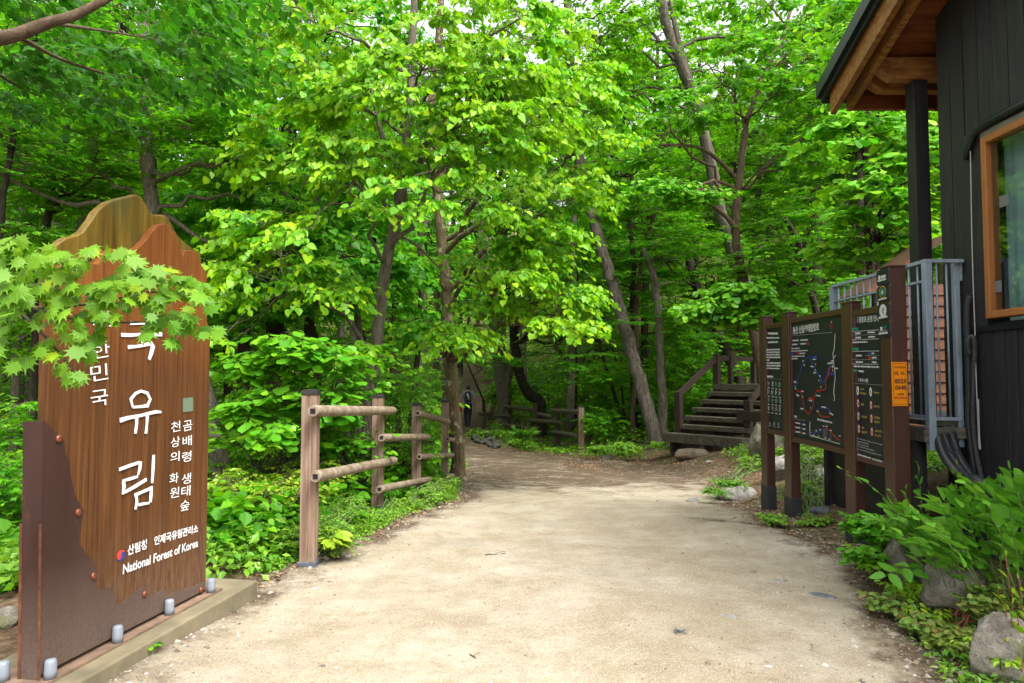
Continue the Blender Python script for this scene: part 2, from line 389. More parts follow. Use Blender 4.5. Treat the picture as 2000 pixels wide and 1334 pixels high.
# ------------------------------------------------------------------ setting
def sandmat():
    m, nt, out = nodes('sand')
    v = coords(nt)
    big = noise(nt, v, .55, 6, .6, .4); mid = noise(nt, coords(nt, (1, 1.0, 1)), 3.2, 6, .65)
    c = ramp(nt, big, [(.36, (.22, .185, .13)), (.5, (.295, .257, .19)), (.64, (.355, .32, .25))])
    c = mixc(nt, ramp(nt, mid, [(.42, (0, 0, 0)), (.70, (.75, .75, .75))]), c, (.175, .135, .08))
    c = mixc(nt, ramp(nt, noise(nt, v, 1.1, 5, .6), [(.56, (0, 0, 0)), (.68, (.7, .7, .7))]), c, (.215, .20, .165))
    tr = noise(nt, coords(nt, (2.0, .8, 1)), 1.3, 7, .72, .2)
    c = mixc(nt, ramp(nt, tr, [(.42, (0, 0, 0)), (.68, (.75, .75, .75))]), c, (.205, .165, .105))
    c = mixc(nt, ramp(nt, noise(nt, coords(nt, (1.1, 1.4, 1)), 1.3, 8, .72, .1), [(.48, (0, 0, 0)), (.68, (.6, .6, .6))]), c, (.37, .335, .27))
    # coarse grains
    gr = noise(nt, v, 38, 3, .8)
    c = mixc(nt, ramp(nt, gr, [(.36, (.55, .55, .55)), (.47, (0, 0, 0))]), c, (.20, .16, .105))
    vo = nt.nodes.new('ShaderNodeTexVoronoi'); vo.inputs['Scale'].default_value = 230; nt.links.new(v, vo.inputs['Vector'])
    sep = nt.nodes.new('ShaderNodeSeparateColor'); nt.links.new(vo.outputs['Color'], sep.inputs[0])
    c = mixc(nt, ramp(nt, sep.outputs[0], [(0, (.6, .6, .6)), (.14, (.4, .4, .4)), (.18, (0, 0, 0)), (.86, (0, 0, 0)), (.9, (0, 0, 0))]), c, (.15, .11, .075))
    c = mixc(nt, ramp(nt, sep.outputs[1], [(.84, (0, 0, 0)), (.90, (.6, .6, .6))]), c, (.43, .38, .31))
    # browner, littered margins plus shade painted brown over the inner stretch of the trail
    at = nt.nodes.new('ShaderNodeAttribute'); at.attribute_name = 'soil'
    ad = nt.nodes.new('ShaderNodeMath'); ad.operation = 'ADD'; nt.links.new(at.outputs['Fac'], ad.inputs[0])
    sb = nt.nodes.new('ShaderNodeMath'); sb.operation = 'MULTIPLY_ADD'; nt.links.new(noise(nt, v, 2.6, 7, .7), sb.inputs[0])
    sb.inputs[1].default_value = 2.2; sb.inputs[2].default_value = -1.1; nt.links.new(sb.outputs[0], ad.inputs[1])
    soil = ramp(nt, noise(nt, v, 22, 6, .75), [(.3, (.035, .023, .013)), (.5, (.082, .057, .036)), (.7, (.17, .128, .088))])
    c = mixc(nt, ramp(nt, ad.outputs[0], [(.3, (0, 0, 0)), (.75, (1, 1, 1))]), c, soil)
    b = bump(nt, noise(nt, v, 60, 6, .75), .5, .01)
    b = bump(nt, noise(nt, v, 4, 5, .6), .6, .03, b)
    b = bump(nt, noise(nt, v, 11, 4, .6), .5, .02, b)
    bsdf(nt, out, c, .92, b, .15); return m
M['sand'] = sandmat()
def soilmat():
    m, nt, out = nodes('soil')
    v = coords(nt)
    c = ramp(nt, noise(nt, v, 14, 7, .75), [(.3, (.05, .032, .02)), (.5, (.13, .085, .05)), (.66, (.24, .17, .11)), (.78, (.36, .29, .21))])
    c = mixc(nt, ramp(nt, noise(nt, v, .8, 5), [(.5, (0, 0, 0)), (.66, (.8, .8, .8))]), c, (.05, .09, .025))
    bsdf(nt, out, c, .95, bump(nt, noise(nt, v, 20, 7, .75), .9, .03), .1); return m
M['soil'] = soilmat()
def grid_axis(segs):
    out = []
    for a, b, s in segs: out += list(np.arange(a, b, s))
    return np.array(out + [segs[-1][1]])
xs = grid_axis([(-120, -20, 10), (-20, -6, 1), (-6, 6, .2), (6, 20, 1), (20, 120, 10)])
ys = grid_axis([(-40, 0, 4), (0, 2, .5), (2, 14, .2), (14, 40, .5), (40, 80, 2), (80, 200, 10)])
XX, YY = np.meshgrid(xs, ys); ZZ = H(XX, YY)
inside = np.minimum(XX - xl(YY), xr(YY) - XX)
ZZ = ZZ - np.where(inside > 0, .05 * sm(0, .5, inside), 0)
mb = MB(); nx, ny = len(xs), len(ys)
i = np.arange(ny - 1)[:, None] * nx; j = np.arange(nx - 1)[None]
mb.add(np.stack([XX, YY, ZZ], -1), [np.stack([i + j, i + j + 1, i + j + nx + 1, i + j + nx], -1).reshape(-1, 4)])
mb.build('ground', 'soil', smooth=True, kind='structure')

# the sandy path: one sheet with a ragged edge that dips under the soil
yy = grid_axis([(-12, 2, .5), (2, 14, .07), (14, 30, .15), (30, 75, .6)]); ncol = 61
t = np.linspace(0, 1, ncol)
g = rng(3)
rows = []; soil = []
for y in yy:
    a = float(xl(y)) - .12 + .10 * mnoise.noise(Vector((y * 1.3, 0, 0))) + .05 * mnoise.noise(Vector((y * 6, 3, 0)))
    b = float(xr(y)) + .12 + .12 * mnoise.noise(Vector((y * 1.1, 9, 0))) + .05 * mnoise.noise(Vector((y * 6, 7, 0)))
    u = .5 - .5 * np.cos(t * PI); x = a + (b - a) * u
    d = np.minimum(x - a, b - x)
    z = H(x, np.full(ncol, y)) + .012 - .07 * (1 - sm(0, .12, d))
    rows.append(np.stack([x, np.full(ncol, y), z], -1))
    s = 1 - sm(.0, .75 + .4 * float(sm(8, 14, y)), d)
    s = np.maximum(s, .12 + .66 * sm(9.2, 12.5, y) * (1 - sm(2.8, 1.2, x) * 0) * np.ones(ncol)) * np.where(y > 8.5, 1, 0) + s * np.where(y > 8.5, 0, 1)  # tree shade over the inner trail, painted in through the soil weight
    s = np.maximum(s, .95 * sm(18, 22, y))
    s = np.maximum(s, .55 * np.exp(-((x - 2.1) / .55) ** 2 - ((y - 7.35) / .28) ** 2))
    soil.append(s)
Vp = np.concatenate(rows); mb = MB(); i = np.arange(len(yy) - 1)[:, None] * ncol; j = np.arange(ncol - 1)[None]
mb.add(Vp, [np.stack([i + j, i + j + 1, i + j + ncol + 1, i + j + ncol], -1).reshape(-1, 4)])
path_o = mb.build('path', 'sand', smooth=True, kind='structure')
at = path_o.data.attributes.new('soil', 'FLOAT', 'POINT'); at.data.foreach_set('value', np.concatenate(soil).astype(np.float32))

# ------------------------------------------------------------------ rocks
M['rock'] = None
def rockmat(name, a, b, c, lich=None):
    m, nt, out = nodes(name); v = coords(nt)
    f = noise(nt, v, 9, 8, .75, .4)
    col = ramp(nt, f, [(.3, a), (.5, b), (.68, c)])
    vo = noise(nt, v, 90, 3, .6)
    col = mixc(nt, ramp(nt, vo, [(.55, (0, 0, 0)), (.62, (.6, .6, .6))]), col, tuple(x * .35 for x in b))
    if lich: col = mixc(nt, ramp(nt, noise(nt, v, 4.5, 6, .7), [(.52, (0, 0, 0)), (.6, (.8, .8, .8))]), col, lich)
    bsdf(nt, out, col, .85, bump(nt, f, .8, .02), .2); return m
M['rock'] = rockmat('rock_pale', (.12, .11, .095), (.25, .235, .21), (.38, .365, .335))
M['rock_lichen'] = rockmat('rock_lichen', (.09, .08, .062), (.19, .17, .14), (.29, .27, .23), (.11, .115, .045))
M['rock_tan'] = rockmat('rock_tan', (.08, .062, .04), (.16, .125, .085), (.23, .19, .14))
M['slate'] = rockmat('rock_slate', (.05, .055, .065), (.10, .11, .125), (.18, .19, .205))
M['quartz'] = rockmat('rock_white', (.38, .37, .34), (.5, .49, .47), (.62, .61, .59))
def rock(name, label, c, dims, mat, seed, cat='rock', group=None, rz=0, cut=.5, sub=4, sink=.25):
    bm = bmesh.new(); bmesh.ops.create_icosphere(bm, subdivisions=sub + (1 if dims[2] > .15 and sub == 4 else 0), radius=1)
    g = random.Random(seed); pl = [(Vector((g.gauss(0, 1), g.gauss(0, 1), g.gauss(0, 1))).normalized(), g.uniform(cut, .95)) for _ in range(9)]
    rot = Matrix.Rotation(rz, 3, 'Z')
    for v in bm.verts:
        p = v.co.copy()
        for nn, d in pl:
            q = p.dot(nn)
            if q > d: p -= nn * (q - d) * .85
        p *= 1 + .16 * mnoise.noise(p * 1.4 + Vector((seed, 0, 0))) + .05 * mnoise.noise(p * 5 + Vector((0, seed, 0))) + .03 * mnoise.noise(p * 14) + .016 * mnoise.noise(p * 33)
        v.co = rot @ Vector((p.x * dims[0], p.y * dims[1], p.z * dims[2]))
    me = bpy.data.meshes.new(name); bm.to_mesh(me); bm.free()
    for f in me.polygons: f.use_smooth = True
    me.materials.append(M[mat])
    o = bpy.data.objects.new(name, me); C.objects.link(o)
    o.location = (c[0], c[1], c[2] + dims[2] * (1 - 2 * sink)); return tag(o, label, cat, group)
def rockpx(name, label, px, py, dims, mat, seed, **k):
    p = G(px, py); return rock(name, label, p, dims, mat, seed, **k)
rockpx('boulder', 'flat pale boulder with a brown underside beside the farthest board post', 1440, 975, (.29, .20, .13), 'rock', 3, rz=.2)
rockpx('boulder', 'long tan boulder lying before the bottom step of the stairs', 1356, 893, (.50, .22, .15), 'rock_tan', 5, rz=-.15)
rockpx('boulder', 'tall upright grey boulder beside the stairs, half behind the information board', 1496, 890, (.27, .25, .42), 'rock_lichen', 8)
rockpx('boulder', 'big rounded lichen grey boulder at the foot of the red stemmed weed', 1950, 1325, (.165, .16, .21), 'rock_lichen', 11, sink=.2)
rockpx('boulder', 'angular upright stone half hidden under the arching leafy stems', 1768, 1150, (.13, .12, .25), 'rock_lichen', 14, sink=.15)
rockpx('boulder', 'low grey stone under the purplish green seedlings', 1862, 1205, (.22, .16, .20), 'rock_lichen', 17, sink=.1)
rockpx('boulder', 'grey block of stone seen between the two farthest board posts', 1522, 935, (.26, .24, .27), 'rock', 21)
rockpx('boulder', 'weathered stone between the second and third board posts by the wooden skirt', 1600, 935, (.30, .22, .20), 'rock', 23)
rockpx('rock', 'small round grey stone on the path left of the flat pale boulder', 1352, 982, (.09, .08, .06), 'rock', 25)
rockpx('rock', 'grey green stone at the path edge right of the far rail fence', 1188, 900, (.13, .11, .10), 'rock_lichen', 27)
rockpx('rock', 'flat dark blue grey slate flake lying on the open sand', 1608, 1167, (.085, .045, .022), 'slate', 31, rz=-.5, cut=.3)
rockpx('rock', 'pale flat stone barely showing through the sand left of the slate flake', 1521, 1139, (.10, .05, .02), 'rock', 33, cut=.3, sink=.35)
rockpx('rock', 'buried flat stone near the third board post', 1562, 1062, (.11, .05, .02), 'rock', 35, cut=.3, sink=.35)
rockpx('rock', 'buried light stone flush in the sand, nearest to the viewer', 1425, 1208, (.13, .06, .016), 'rock', 37, cut=.3, sink=.42)
rockpx('rock', 'white quartz stone at the foot of the bush beside the big carved sign', 441, 1100, (.028, .025, .03), 'quartz', 39)
rockpx('rock', 'flat cream stone on the sand left of the nearest fence post', 492, 1108, (.075, .04, .02), 'rock', 41, cut=.35)
rockpx('rock', 'reddish stone under the bush left of the nearest fence post', 527, 1050, (.06, .05, .04), 'rock_tan', 43)
rockpx('rock', 'small white stone on sand right of the nearest fence post', 680, 1090, (.026, .02, .018), 'quartz', 45)
rockpx('rock', 'tiny white stone touching the foot of the nearest fence post', 622, 1102, (.02, .018, .016), 'quartz', 46)
rockpx('rock', 'mossy stone on the dark soil left of the carved sign', 12, 1222, (.09, .08, .07), 'rock_lichen', 47)
rockpx('rock', 'pale stone lying at the foot of the corner post of the far fence', 1092, 872, (.16, .12, .13), 'rock', 49)
rockpx('rock', 'light stone on the litter at the foot of the long tan boulder', 1385, 905, (.08, .06, .04), 'rock', 50)
rockpx('rock', 'stone slab in the gravel between the board posts', 1605, 1000, (.12, .08, .04), 'slate', 52)
M['rock_moss'] = rockmat('rock_moss', (.03, .03, .022), (.075, .073, .058), (.13, .125, .105), (.035, .055, .018))
# dry stone bank beside the hiker
g = random.Random(4); k = 0
wall = thing('stone_bank', 'mossy dry stone bank holding up the trail beside the walking hiker', 'stone bank', (-.9, 24.5, h1(-.9, 24.5)))
for row in range(4):
    for q in range(6):
        px = 922 + q * 7.5 + g.uniform(-3, 3) + row * 3; py = 843 + row * 8 + q * 1.5 + g.uniform(-3, 3)
        p = G(px, py)
        o = rock('stone', '', p, (g.uniform(.10, .24), g.uniform(.10, .2), g.uniform(.08, .16)), 'rock_moss', 60 + k, sub=3); k += 1
        del o['label'], o['category']; o.location -= wall.location; o.parent = wall

# gravel and dry leaves along the margins (beyond counting)
g = rng(11); mb = MB(); n = 17000
ico_v = np.array([(0, 0, 1), (.9, 0, .1), (.2, .8, -.1), (-.8, .4, .1), (-.5, -.7, 0), (.4, -.8, .05), (0, 0, -.6)])
ico_f = np.array([(0, 1, 2), (0, 2, 3), (0, 3, 4), (0, 4, 5), (0, 5, 1), (6, 2, 1), (6, 3, 2), (6, 4, 3), (6, 5, 4), (6, 1, 5)])
y = 3.0 + 14 * g.random(n) ** 1.5; side = g.random(n) < .5
edge = np.where(side, xl(y) + np.abs(g.normal(size=n)) * .28 - .12, xr(y) - np.abs(g.normal(size=n)) * .38 + .25)
mid = g.random(n) < .55; x = np.where(mid, xl(y) + (xr(y) - xl(y)) * g.random(n), edge)
s = np.exp(g.normal(size=n) * .5) * np.where(mid, .0030, .0062)
z = H(x, y) + .012
a = g.random(n) * 6.28; ca, sa = np.cos(a), np.sin(a); V = ico_v[None] * (1 + .3 * g.normal(size=(n, 7, 3))) * (s[:, None] * np.array([1.3, 1, .7])[None])[:, None]
V = np.stack([V[..., 0] * ca[:, None] - V[..., 1] * sa[:, None] + x[:, None], V[..., 0] * sa[:, None] + V[..., 1] * ca[:, None] + y[:, None], V[..., 2] + z[:, None]], -1)
m, nt, out = nodes('pebble'); gg = nt.nodes.new('ShaderNodeNewGeometry')
bsdf(nt, out, ramp(nt, gg.outputs['Random Per Island'], [(0, (.08, .065, .05)), (.35, (.19, .155, .115)), (.7, (.22, .19, .15)), (1, (.36, .34, .31))]), .85); M['pebble'] = m
mb.add(V.reshape(-1, 3), [(ico_f[None] + (np.arange(n) * 7)[:, None, None]).reshape(-1, 3)])
mb.build('gravel', 'pebble', kind='stuff')
n = 5200; g = rng(12); y = 4.2 + 15 * g.random(n) ** 1.1; side = g.random(n) < .4
x = np.where(side, xl(y) - np.abs(g.normal(size=n)) * .3 + .12, xr(y) + np.abs(g.normal(size=n)) * .6 - .25)
y2 = 15.2 + g.normal(size=n) * .9; x2 = 1 + 3.4 * g.random(n); pick = g.random(n) < .3; x = np.where(pick, x2, x); y = np.where(pick, y2, y)
mb = MB(); a = g.random(n) * 6.28
put_leaves(mb, 'simple', np.stack([x, y, H(x, y) + .02], -1), np.stack([np.cos(a), np.sin(a), .2 * g.normal(size=n)], -1), np.array([0, 0, 1.]) + .5 * g.normal(size=(n, 3)), .02 + .035 * g.random(n))
n = 420; g = rng(19); y = 3.2 + 9 * g.random(n); x = xl(y) + (xr(y) - xl(y)) * g.random(n); a = g.random(n) * 6.28
put_leaves(mb, 'simple', np.stack([x, y, H(x, y) + .016], -1), np.stack([np.cos(a), np.sin(a), .15 * g.normal(size=n)], -1), np.array([0, 0, 1.]) + .4 * g.normal(size=(n, 3)), .008 + .014 * g.random(n))
mb.build('fallen_leaves', 'dryleaf', kind='stuff')

# sticks
def stick(label, a, b, r, px=True):
    p, q = G(*a), G(*b); p.z += r + .012; q.z += r + .014
    mb = MB(); c = curve(p, q, 7, .0, .02, rng(int(a[0]))); mb.tube(c, np.linspace(r, r * .5, 7), 5, 0); mb.tube(curve(c[3], c[3] + (c[5] - c[3]) * .8 + np.array([.03, .03, .01]), 4), r * .4, 4, 0)
    return tag(mb.build('stick', 'bark', smooth=True), label, 'stick')
stick('long curved fallen stick on the sand at the foot of the flat pale boulder', (1447, 988), (1520, 965), .010)
stick('short pale stick lying on the open sand', (948, 1088), (988, 1085), .005)
stick('thin dark twig on the sand close to the viewer', (918, 1284), (930, 1292), .004)

p = G(1329, 1240); g = rng(55); mb = MB()
for i in range(26):
    a = g.random() * 6.28; o = p + Vector((g.normal() * .014, g.normal() * .01, .014 + .012 * g.random())); e = o + Vector((math.cos(a) * .03, math.sin(a) * .03, g.normal() * .006)); mb.tube([o, (o + e) / 2 + Vector((0, 0, .004)), e], [.0022, .002, .001], 4)
tag(mb.build('dry_tuft', 'slate'), 'small grey tuft of dry plant fibres lying alone on the sand', 'plant debris')
# ------------------------------------------------------------------ text helpers
def strip(mb, pts, ws, X, U, Nn, th, mi=0):
    """mitred ribbon of given half widths with thickness th along the normal; pts are 3D points on a plane"""
    pts = [Vector(p) for p in pts]; n = len(pts); Lf = []; Rt = []
    for i in range(n):
        a = pts[max(0, i - 1)]; b = pts[min(n - 1, i + 1)]; d = (b - a).normalized(); s = Nn.cross(d).normalized()
        if 0 < i < n - 1:
            d1 = (pts[i] - pts[i - 1]).normalized(); s1 = Nn.cross(d1).normalized(); k = 1 / max(.5, s.dot(s1))
        else: k = 1
        Lf.append(pts[i] + s * ws[i] * k); Rt.append(pts[i] - s * ws[i] * k)
    V = Lf + Rt + [p + Nn * th for p in Lf] + [p + Nn * th for p in Rt]
    F = []
    for i in range(n - 1):
        F += [(2 * n + i, 2 * n + i + 1, 3 * n + i + 1, 3 * n + i), (i, i + 1, 2 * n + i + 1, 2 * n + i), (n + i, 3 * n + i, 3 * n + i + 1, n + i + 1)]
    F += [(0, 2 * n, 3 * n, n), (n - 1, 2 * n - 1, 4 * n - 1, 3 * n - 1)]
    mb.add(V, [np.array(F)], mi)
def textmesh(body, bold=.0):
    c = bpy.data.curves.new('t', 'FONT'); c.body = body; c.resolution_u = 3; c.offset = bold
    o = bpy.data.objects.new('t', c); C.objects.link(o)
    bpy.context.view_layer.update()
    me = bpy.data.meshes.new_from_object(o.evaluated_get(bpy.context.evaluated_depsgraph_get()))
    V = np.array([tuple(v.co) for v in me.vertices]); F = [tuple(p.vertices) for p in me.polygons]
    bpy.data.objects.remove(o); bpy.data.curves.remove(c); bpy.data.meshes.remove(me)
    return V, F
def put_text(mb, body, p0, p1, height, Nn, mi=0, bold=.01, lift=.003, up=Vector((0, 0, 1)), fit=True):
    """text from p0 to p1 (baseline ends), glyph height in metres"""
    V, F = textmesh(body, bold)
    if not len(V): return
    p0 = Vector(p0); p1 = Vector(p1); X = (p1 - p0); W = X.length; X.normalize(); up = (up - X * up.dot(X)).normalized()
    lo, hi = V.min(0), V.max(0); sy = height / (hi[1] - lo[1]); sx = W / (hi[0] - lo[0]) if fit else sy
    Q = np.array([tuple(p0 + X * float((v[0] - lo[0]) * sx) + up * float((v[1] - lo[1]) * sy) + Nn * lift) for v in V])
    by = {}
    for f in F: by.setdefault(len(f), []).append(f)
    mb.add(Q, [np.array(v) for v in by.values()], mi)

# ------------------------------------------------------------------ the big carved sign
M['sign_wood'] = wood('sign_wood', (.055, .02, .006), (.16, .062, .016), (.27, .12, .035), .45, (14, 14, .8), 1.6, .25, spec=.4)
def signwood():
    m, nt, out = nodes('sign_board'); v = coords(nt, (34, 34, .9))
    f = noise(nt, v, 1.5, 8, .72, .5)
    c = ramp(nt, f, [(.30, (.032, .011, .004)), (.5, (.08, .030, .008)), (.7, (.135, .056, .016))])
    sx = nt.nodes.new('ShaderNodeSeparateXYZ'); nt.links.new(coords(nt), sx.inputs[0])
    # the upper end is newer, redder wood; the foot is bleached by splashing rain
    ad = nt.nodes.new('ShaderNodeMath'); ad.operation = 'MULTIPLY_ADD'; nt.links.new(noise(nt, coords(nt, (5, 5, .8)), 1, 4), ad.inputs[0]); ad.inputs[1].default_value = .5; nt.links.new(sx.outputs[2], ad.inputs[2])
    c = mixc(nt, ramp(nt, ad.outputs[0], [(0, (0, 0, 0)), (1, (1, 1, 1))]), c, c)
    mr = nt.nodes.new('ShaderNodeMapRange'); nt.links.new(ad.outputs[0], mr.inputs[0]); mr.inputs[1].default_value = 1.75; mr.inputs[2].default_value = 2.15
    red = ramp(nt, f, [(.30, (.085, .024, .004)), (.5, (.155, .050, .009)), (.7, (.21, .078, .016))])
    c = mixc(nt, mr.outputs[0], c, red)
    mr2 = nt.nodes.new('ShaderNodeMapRange'); nt.links.new(ad.outputs[0], mr2.inputs[0]); mr2.inputs[1].default_value = .95; mr2.inputs[2].default_value = .35
    c = mixc(nt, mixc(nt, mr2.outputs[0], (0, 0, 0), ramp(nt, noise(nt, coords(nt, (50, 50, 9)), 1, 5, .7), [(.4, (.1, .1, .1)), (.65, (.75, .75, .75))])), c, (.17, .11, .075))
    bsdf(nt, out, c, .62, bump(nt, f, .5, .004), .25); return m
M['sign_board'] = signwood()
M['sign_olive'] = wood('sign_olive', (.055, .03, .003), (.11, .068, .006), (.16, .105, .015), .5, (14, 14, .7), 1.4, .25, (.055, .06, .018))
def rust():
    m, nt, out = nodes('steel_purple'); v = coords(nt)
    c = ramp(nt, noise(nt, coords(nt, (3, 3, 1)), 2, 6, .6), [(.35, (.042, .018, .014)), (.65, (.060, .029, .024))])
    sx = nt.nodes.new('ShaderNodeSeparateXYZ'); nt.links.new(v, sx.inputs[0])
    mr = nt.nodes.new('ShaderNodeMapRange'); nt.links.new(sx.outputs[2], mr.inputs[0]); mr.inputs[1].default_value = .62; mr.inputs[2].default_value = -.15
    spk = ramp(nt, noise(nt, v, 75, 7, .8), [(.35, (.35, .35, .35)), (.62, (.95, .95, .95))])
    c = mixc(nt, mixc(nt, mr.outputs[0], (0, 0, 0), spk), c, (.20, .155, .125))
    c = mixc(nt, ramp(nt, noise(nt, coords(nt, (6, 6, 1.5)), 2.2, 5, .7), [(.60, (0, 0, 0)), (.68, (.5, .5, .5))]), c, (.12, .045, .018))
    bsdf(nt, out, c, .5, bump(nt, noise(nt, v, 40, 5), .2, .003), .4, .2); return m
M['steel_purple'] = rust()
M['rust_edge'] = simple('rusty_edge', (.11, .04, .016), .8, .5, 14)
M['paint_white'] = simple('letter_white', (.62, .62, .62), .6, .06, 30)
M['rivet'] = simple('rivet_copper', (.15, .04, .02), .35, .3, 20, .6, .3)
M['bolt_cap'] = simple('bolt_cap_plastic', (.18, .20, .23), .5, .12, 12)
M['concrete'] = simple('concrete_mossy', (.155, .13, .08), .9, .35, 4, bmp=.6)
M['plate_green'] = simple('plate_green', (.12, .17, .12), .6, .1, 40)
M['logo_red'] = simple('enamel_red', (.60, .04, .03), .4, .05)
M['logo_blue'] = simple('enamel_blue', (.02, .04, .22), .4, .05)
SA = P(85, 1316, 3.17); SB = P(402, 1153, 4.39); SA.z = SB.z = .12
SU = (SB - SA); SW = SU.length; SU.z = 0; SU.normalize(); SN = Vector((SU.y, -SU.x, 0))      # SN points out of the carved face
def sp(px, py, off=0.0):
    d = ray(px, py); o = Vector((0, 0, CAMZ)); p0 = SA + SN * off
    t = (p0 - o).dot(SN) / d.dot(SN); return o + d * t
root = thing('carved_sign', 'tall brown carved wooden forest sign with a mountain shaped top', 'sign', (SA.x, SA.y, 0))
TH = .092; IN = -SN
back = [(94, 490), (129, 465), (150, 460), (162, 453), (172, 440), (180, 430), (188, 415), (198, 405), (212, 395), (228, 389), (250, 384), (267, 380), (276, 384), (282, 393), (289, 406), (295, 416), (304, 420), (315, 419), (323, 421), (330, 427), (338, 442), (345, 456), (354, 466), (363, 475), (378, 486), (393, 495), (394, 519), (399, 560), (399, 1153), (88, 1313)]
front = [(93, 520), (118, 520), (150, 516), (174, 513), (190, 516), (200, 508), (206, 496), (214, 490), (228, 486), (240, 487), (250, 495), (258, 496), (268, 486), (276, 478), (286, 468), (294, 456), (303, 446), (312, 439), (320, 437), (328, 438), (336, 448), (344, 462), (350, 478), (354, 492), (356, 502), (358, 496), (360, 491), (366, 489), (376, 489), (384, 495), (390, 508), (394, 519), (399, 526), (404, 532), (404, 628), (411, 642), (410, 700), (402, 1153), (86, 1315)]
def facepoly(px, off): return [sp(x, y, off) for x, y in px]
mb = MB(); mb.prism(facepoly(front, 0), IN * .045); fb = mb.build('front_board', 'sign_board', root); bevel(fb, .004)
mb = MB(); mb.prism(facepoly(back, -.046), IN * (TH - .046)); bevel(mb.build('mountain_back_board', 'sign_olive', root), .008, 3)
steel = [(86, 823), (90, 826), (97, 832), (103, 840), (112, 848), (124, 858), (128, 872), (127, 886), (136, 900), (138, 925), (141, 945), (146, 965), (156, 985), (164, 997), (160, 1020), (156, 1045), (155, 1062), (168, 1080), (182, 1095), (190, 1112), (189, 1135), (186, 1152), (204, 1150), (218, 1148), (223, 1152), (226, 1166), (227, 1182), (240, 1174), (262, 1160), (280, 1146), (288, 1150), (296, 1160), (304, 1164), (312, 1155), (320, 1151), (326, 1156), (329, 1163), (340, 1156), (352, 1154), (370, 1148), (396, 1137), (401, 1137), (401.5, 1151), (80, 1317)]
mb = MB(); mb.prism(facepoly(steel, .008), IN * .0072)
# the steel wraps round the end that faces the clearing
a0 = sp(77, 823, .008); zt = a0.z; A0 = SA - SU * .02
wb, wt = sp(80, 1317, .008), sp(86, 823, .008); wb.z = .122
mb.prism([wb, wb + IN * (TH + .010), wt + IN * (TH + .010), wt], -SU * .007)
st = mb.build('steel_shoe', 'steel_purple', root)
mb = MB()
for off, w in ((.004, .012), (-TH - .004, .014)):
    a = wb - SU * .0085 + SN * (off - .008); b = a.lerp(wt - SU * .0085 + SN * (off - .008), .6)
    mb.beam(a, b, .003, w, up=SN)
mb.build('rusty_seam', 'rust_edge', root)
for px, py in ((115, 857), (153, 1001), (183, 1125), (283, 1160), (393, 1152)):
    p = sp(px, py, .010); bm = bmesh.new(); bmesh.ops.create_uvsphere(bm, u_segments=16, v_segments=10, radius=.019)
    for v in bm.verts: v.co = v.co - SN * (v.co.dot(SN) * .35)
    me = bpy.data.meshes.new('rivet'); bm.to_mesh(me); bm.free(); me.materials.append(M['rivet'])
    for f in me.polygons: f.use_smooth = True
    o = bpy.data.objects.new('rivet', me); C.objects.link(o); o.parent = root; o.location = p - root.location
# base plate and plinth
mb = MB(); q = [SA - SU * .10 + SN * .06, SB + SU * .09 + SN * .06, SB + SU * .09 - SN * .22, SA - SU * .10 - SN * .22]
mb.prism([Vector((p.x, p.y, .121)) for p in q], Vector((0, 0, -.012))); mb.build('base_plate', simple('plate_dusty_rust', (.17, .11, .075), .8, .4, 9), root)
mb = MB(); q = [SA - SU * .30 + SN * .17, SB + SU * .33 + SN * .17, SB + SU * .33 - SN * .40, SA - SU * .30 - SN * .40]
mb.prism([Vector((p.x, p.y, .107)) for p in q], Vector((0, 0, -.25))); bevel(mb.build('concrete_plinth', 'concrete', root), .012, 3)
for k_, (u, s) in enumerate(((-.055, -.155), (.0, .035), (.42, .035), (.83, .035), (1.235, .035))):
    p = SA + SU * u + SN * s; mb = MB()
    mb.tube([(p.x, p.y, .122), (p.x, p.y, .15), (p.x, p.y, .195), (p.x, p.y, .205), (p.x, p.y, .207)], [.027, .0265, .0245, .020, .002], 14); mb.build('bolt_cap', 'bolt_cap', root, True)
# lettering
mb = MB(); mk = 0
def S(pts, ws, sc=3.42, ox=210, oy=620):
    global mk; mk += 1
    q = [sp(ox + u / sc, oy + v / sc, .0025 + mk * .0002) for u, v in pts]
    k = q[0].y / FOC / sc
    strip(mb, q, [w * k for w in ws], SU, Vector((0, 0, 1)), SN, .004)
S([(150, 38), (220, 38), (300, 36)], [13, 9, 14]); S([(302, 34), (318, 60), (326, 98)], [12, 12, 7])
S([(90, 116), (150, 118), (240, 113), (362, 112)], [13, 12, 10, 16]); S([(232, 124), (230, 172)], [12, 8])
S([(135, 198), (200, 193), (280, 176)], [13, 10, 13]); S([(285, 166), (300, 195), (290, 240), (276, 282)], [12, 17, 16, 10])
mb.build('character', 'paint_white', root); mb = MB()
S([(166, 600), (153, 548), (185, 508), (222, 492), (262, 505), (283, 548), (266, 590), (215, 596), (166, 600)], [8, 10, 10, 9, 11, 10, 10, 9, 8])
S([(80, 688), (130, 672), (220, 655), (320, 630), (356, 632)], [16, 13, 10, 12, 8]); S([(192, 664), (192, 715), (184, 776)], [14, 11, 10]); S([(263, 656), (260, 720), (254, 776)], [14, 9, 11])
mb.build('character', 'paint_white', root); mb = MB()
S([(76, 1016), (140, 992), (210, 968)], [11, 11, 10]); S([(218, 962), (214, 1010), (202, 1052)], [12, 12, 6]); S([(200, 1062), (150, 1078), (98, 1092)], [8, 10, 8]); S([(104, 1098), (108, 1130), (100, 1182)], [13, 14, 8]); S([(112, 1168), (180, 1130), (258, 1082)], [10, 12, 11])
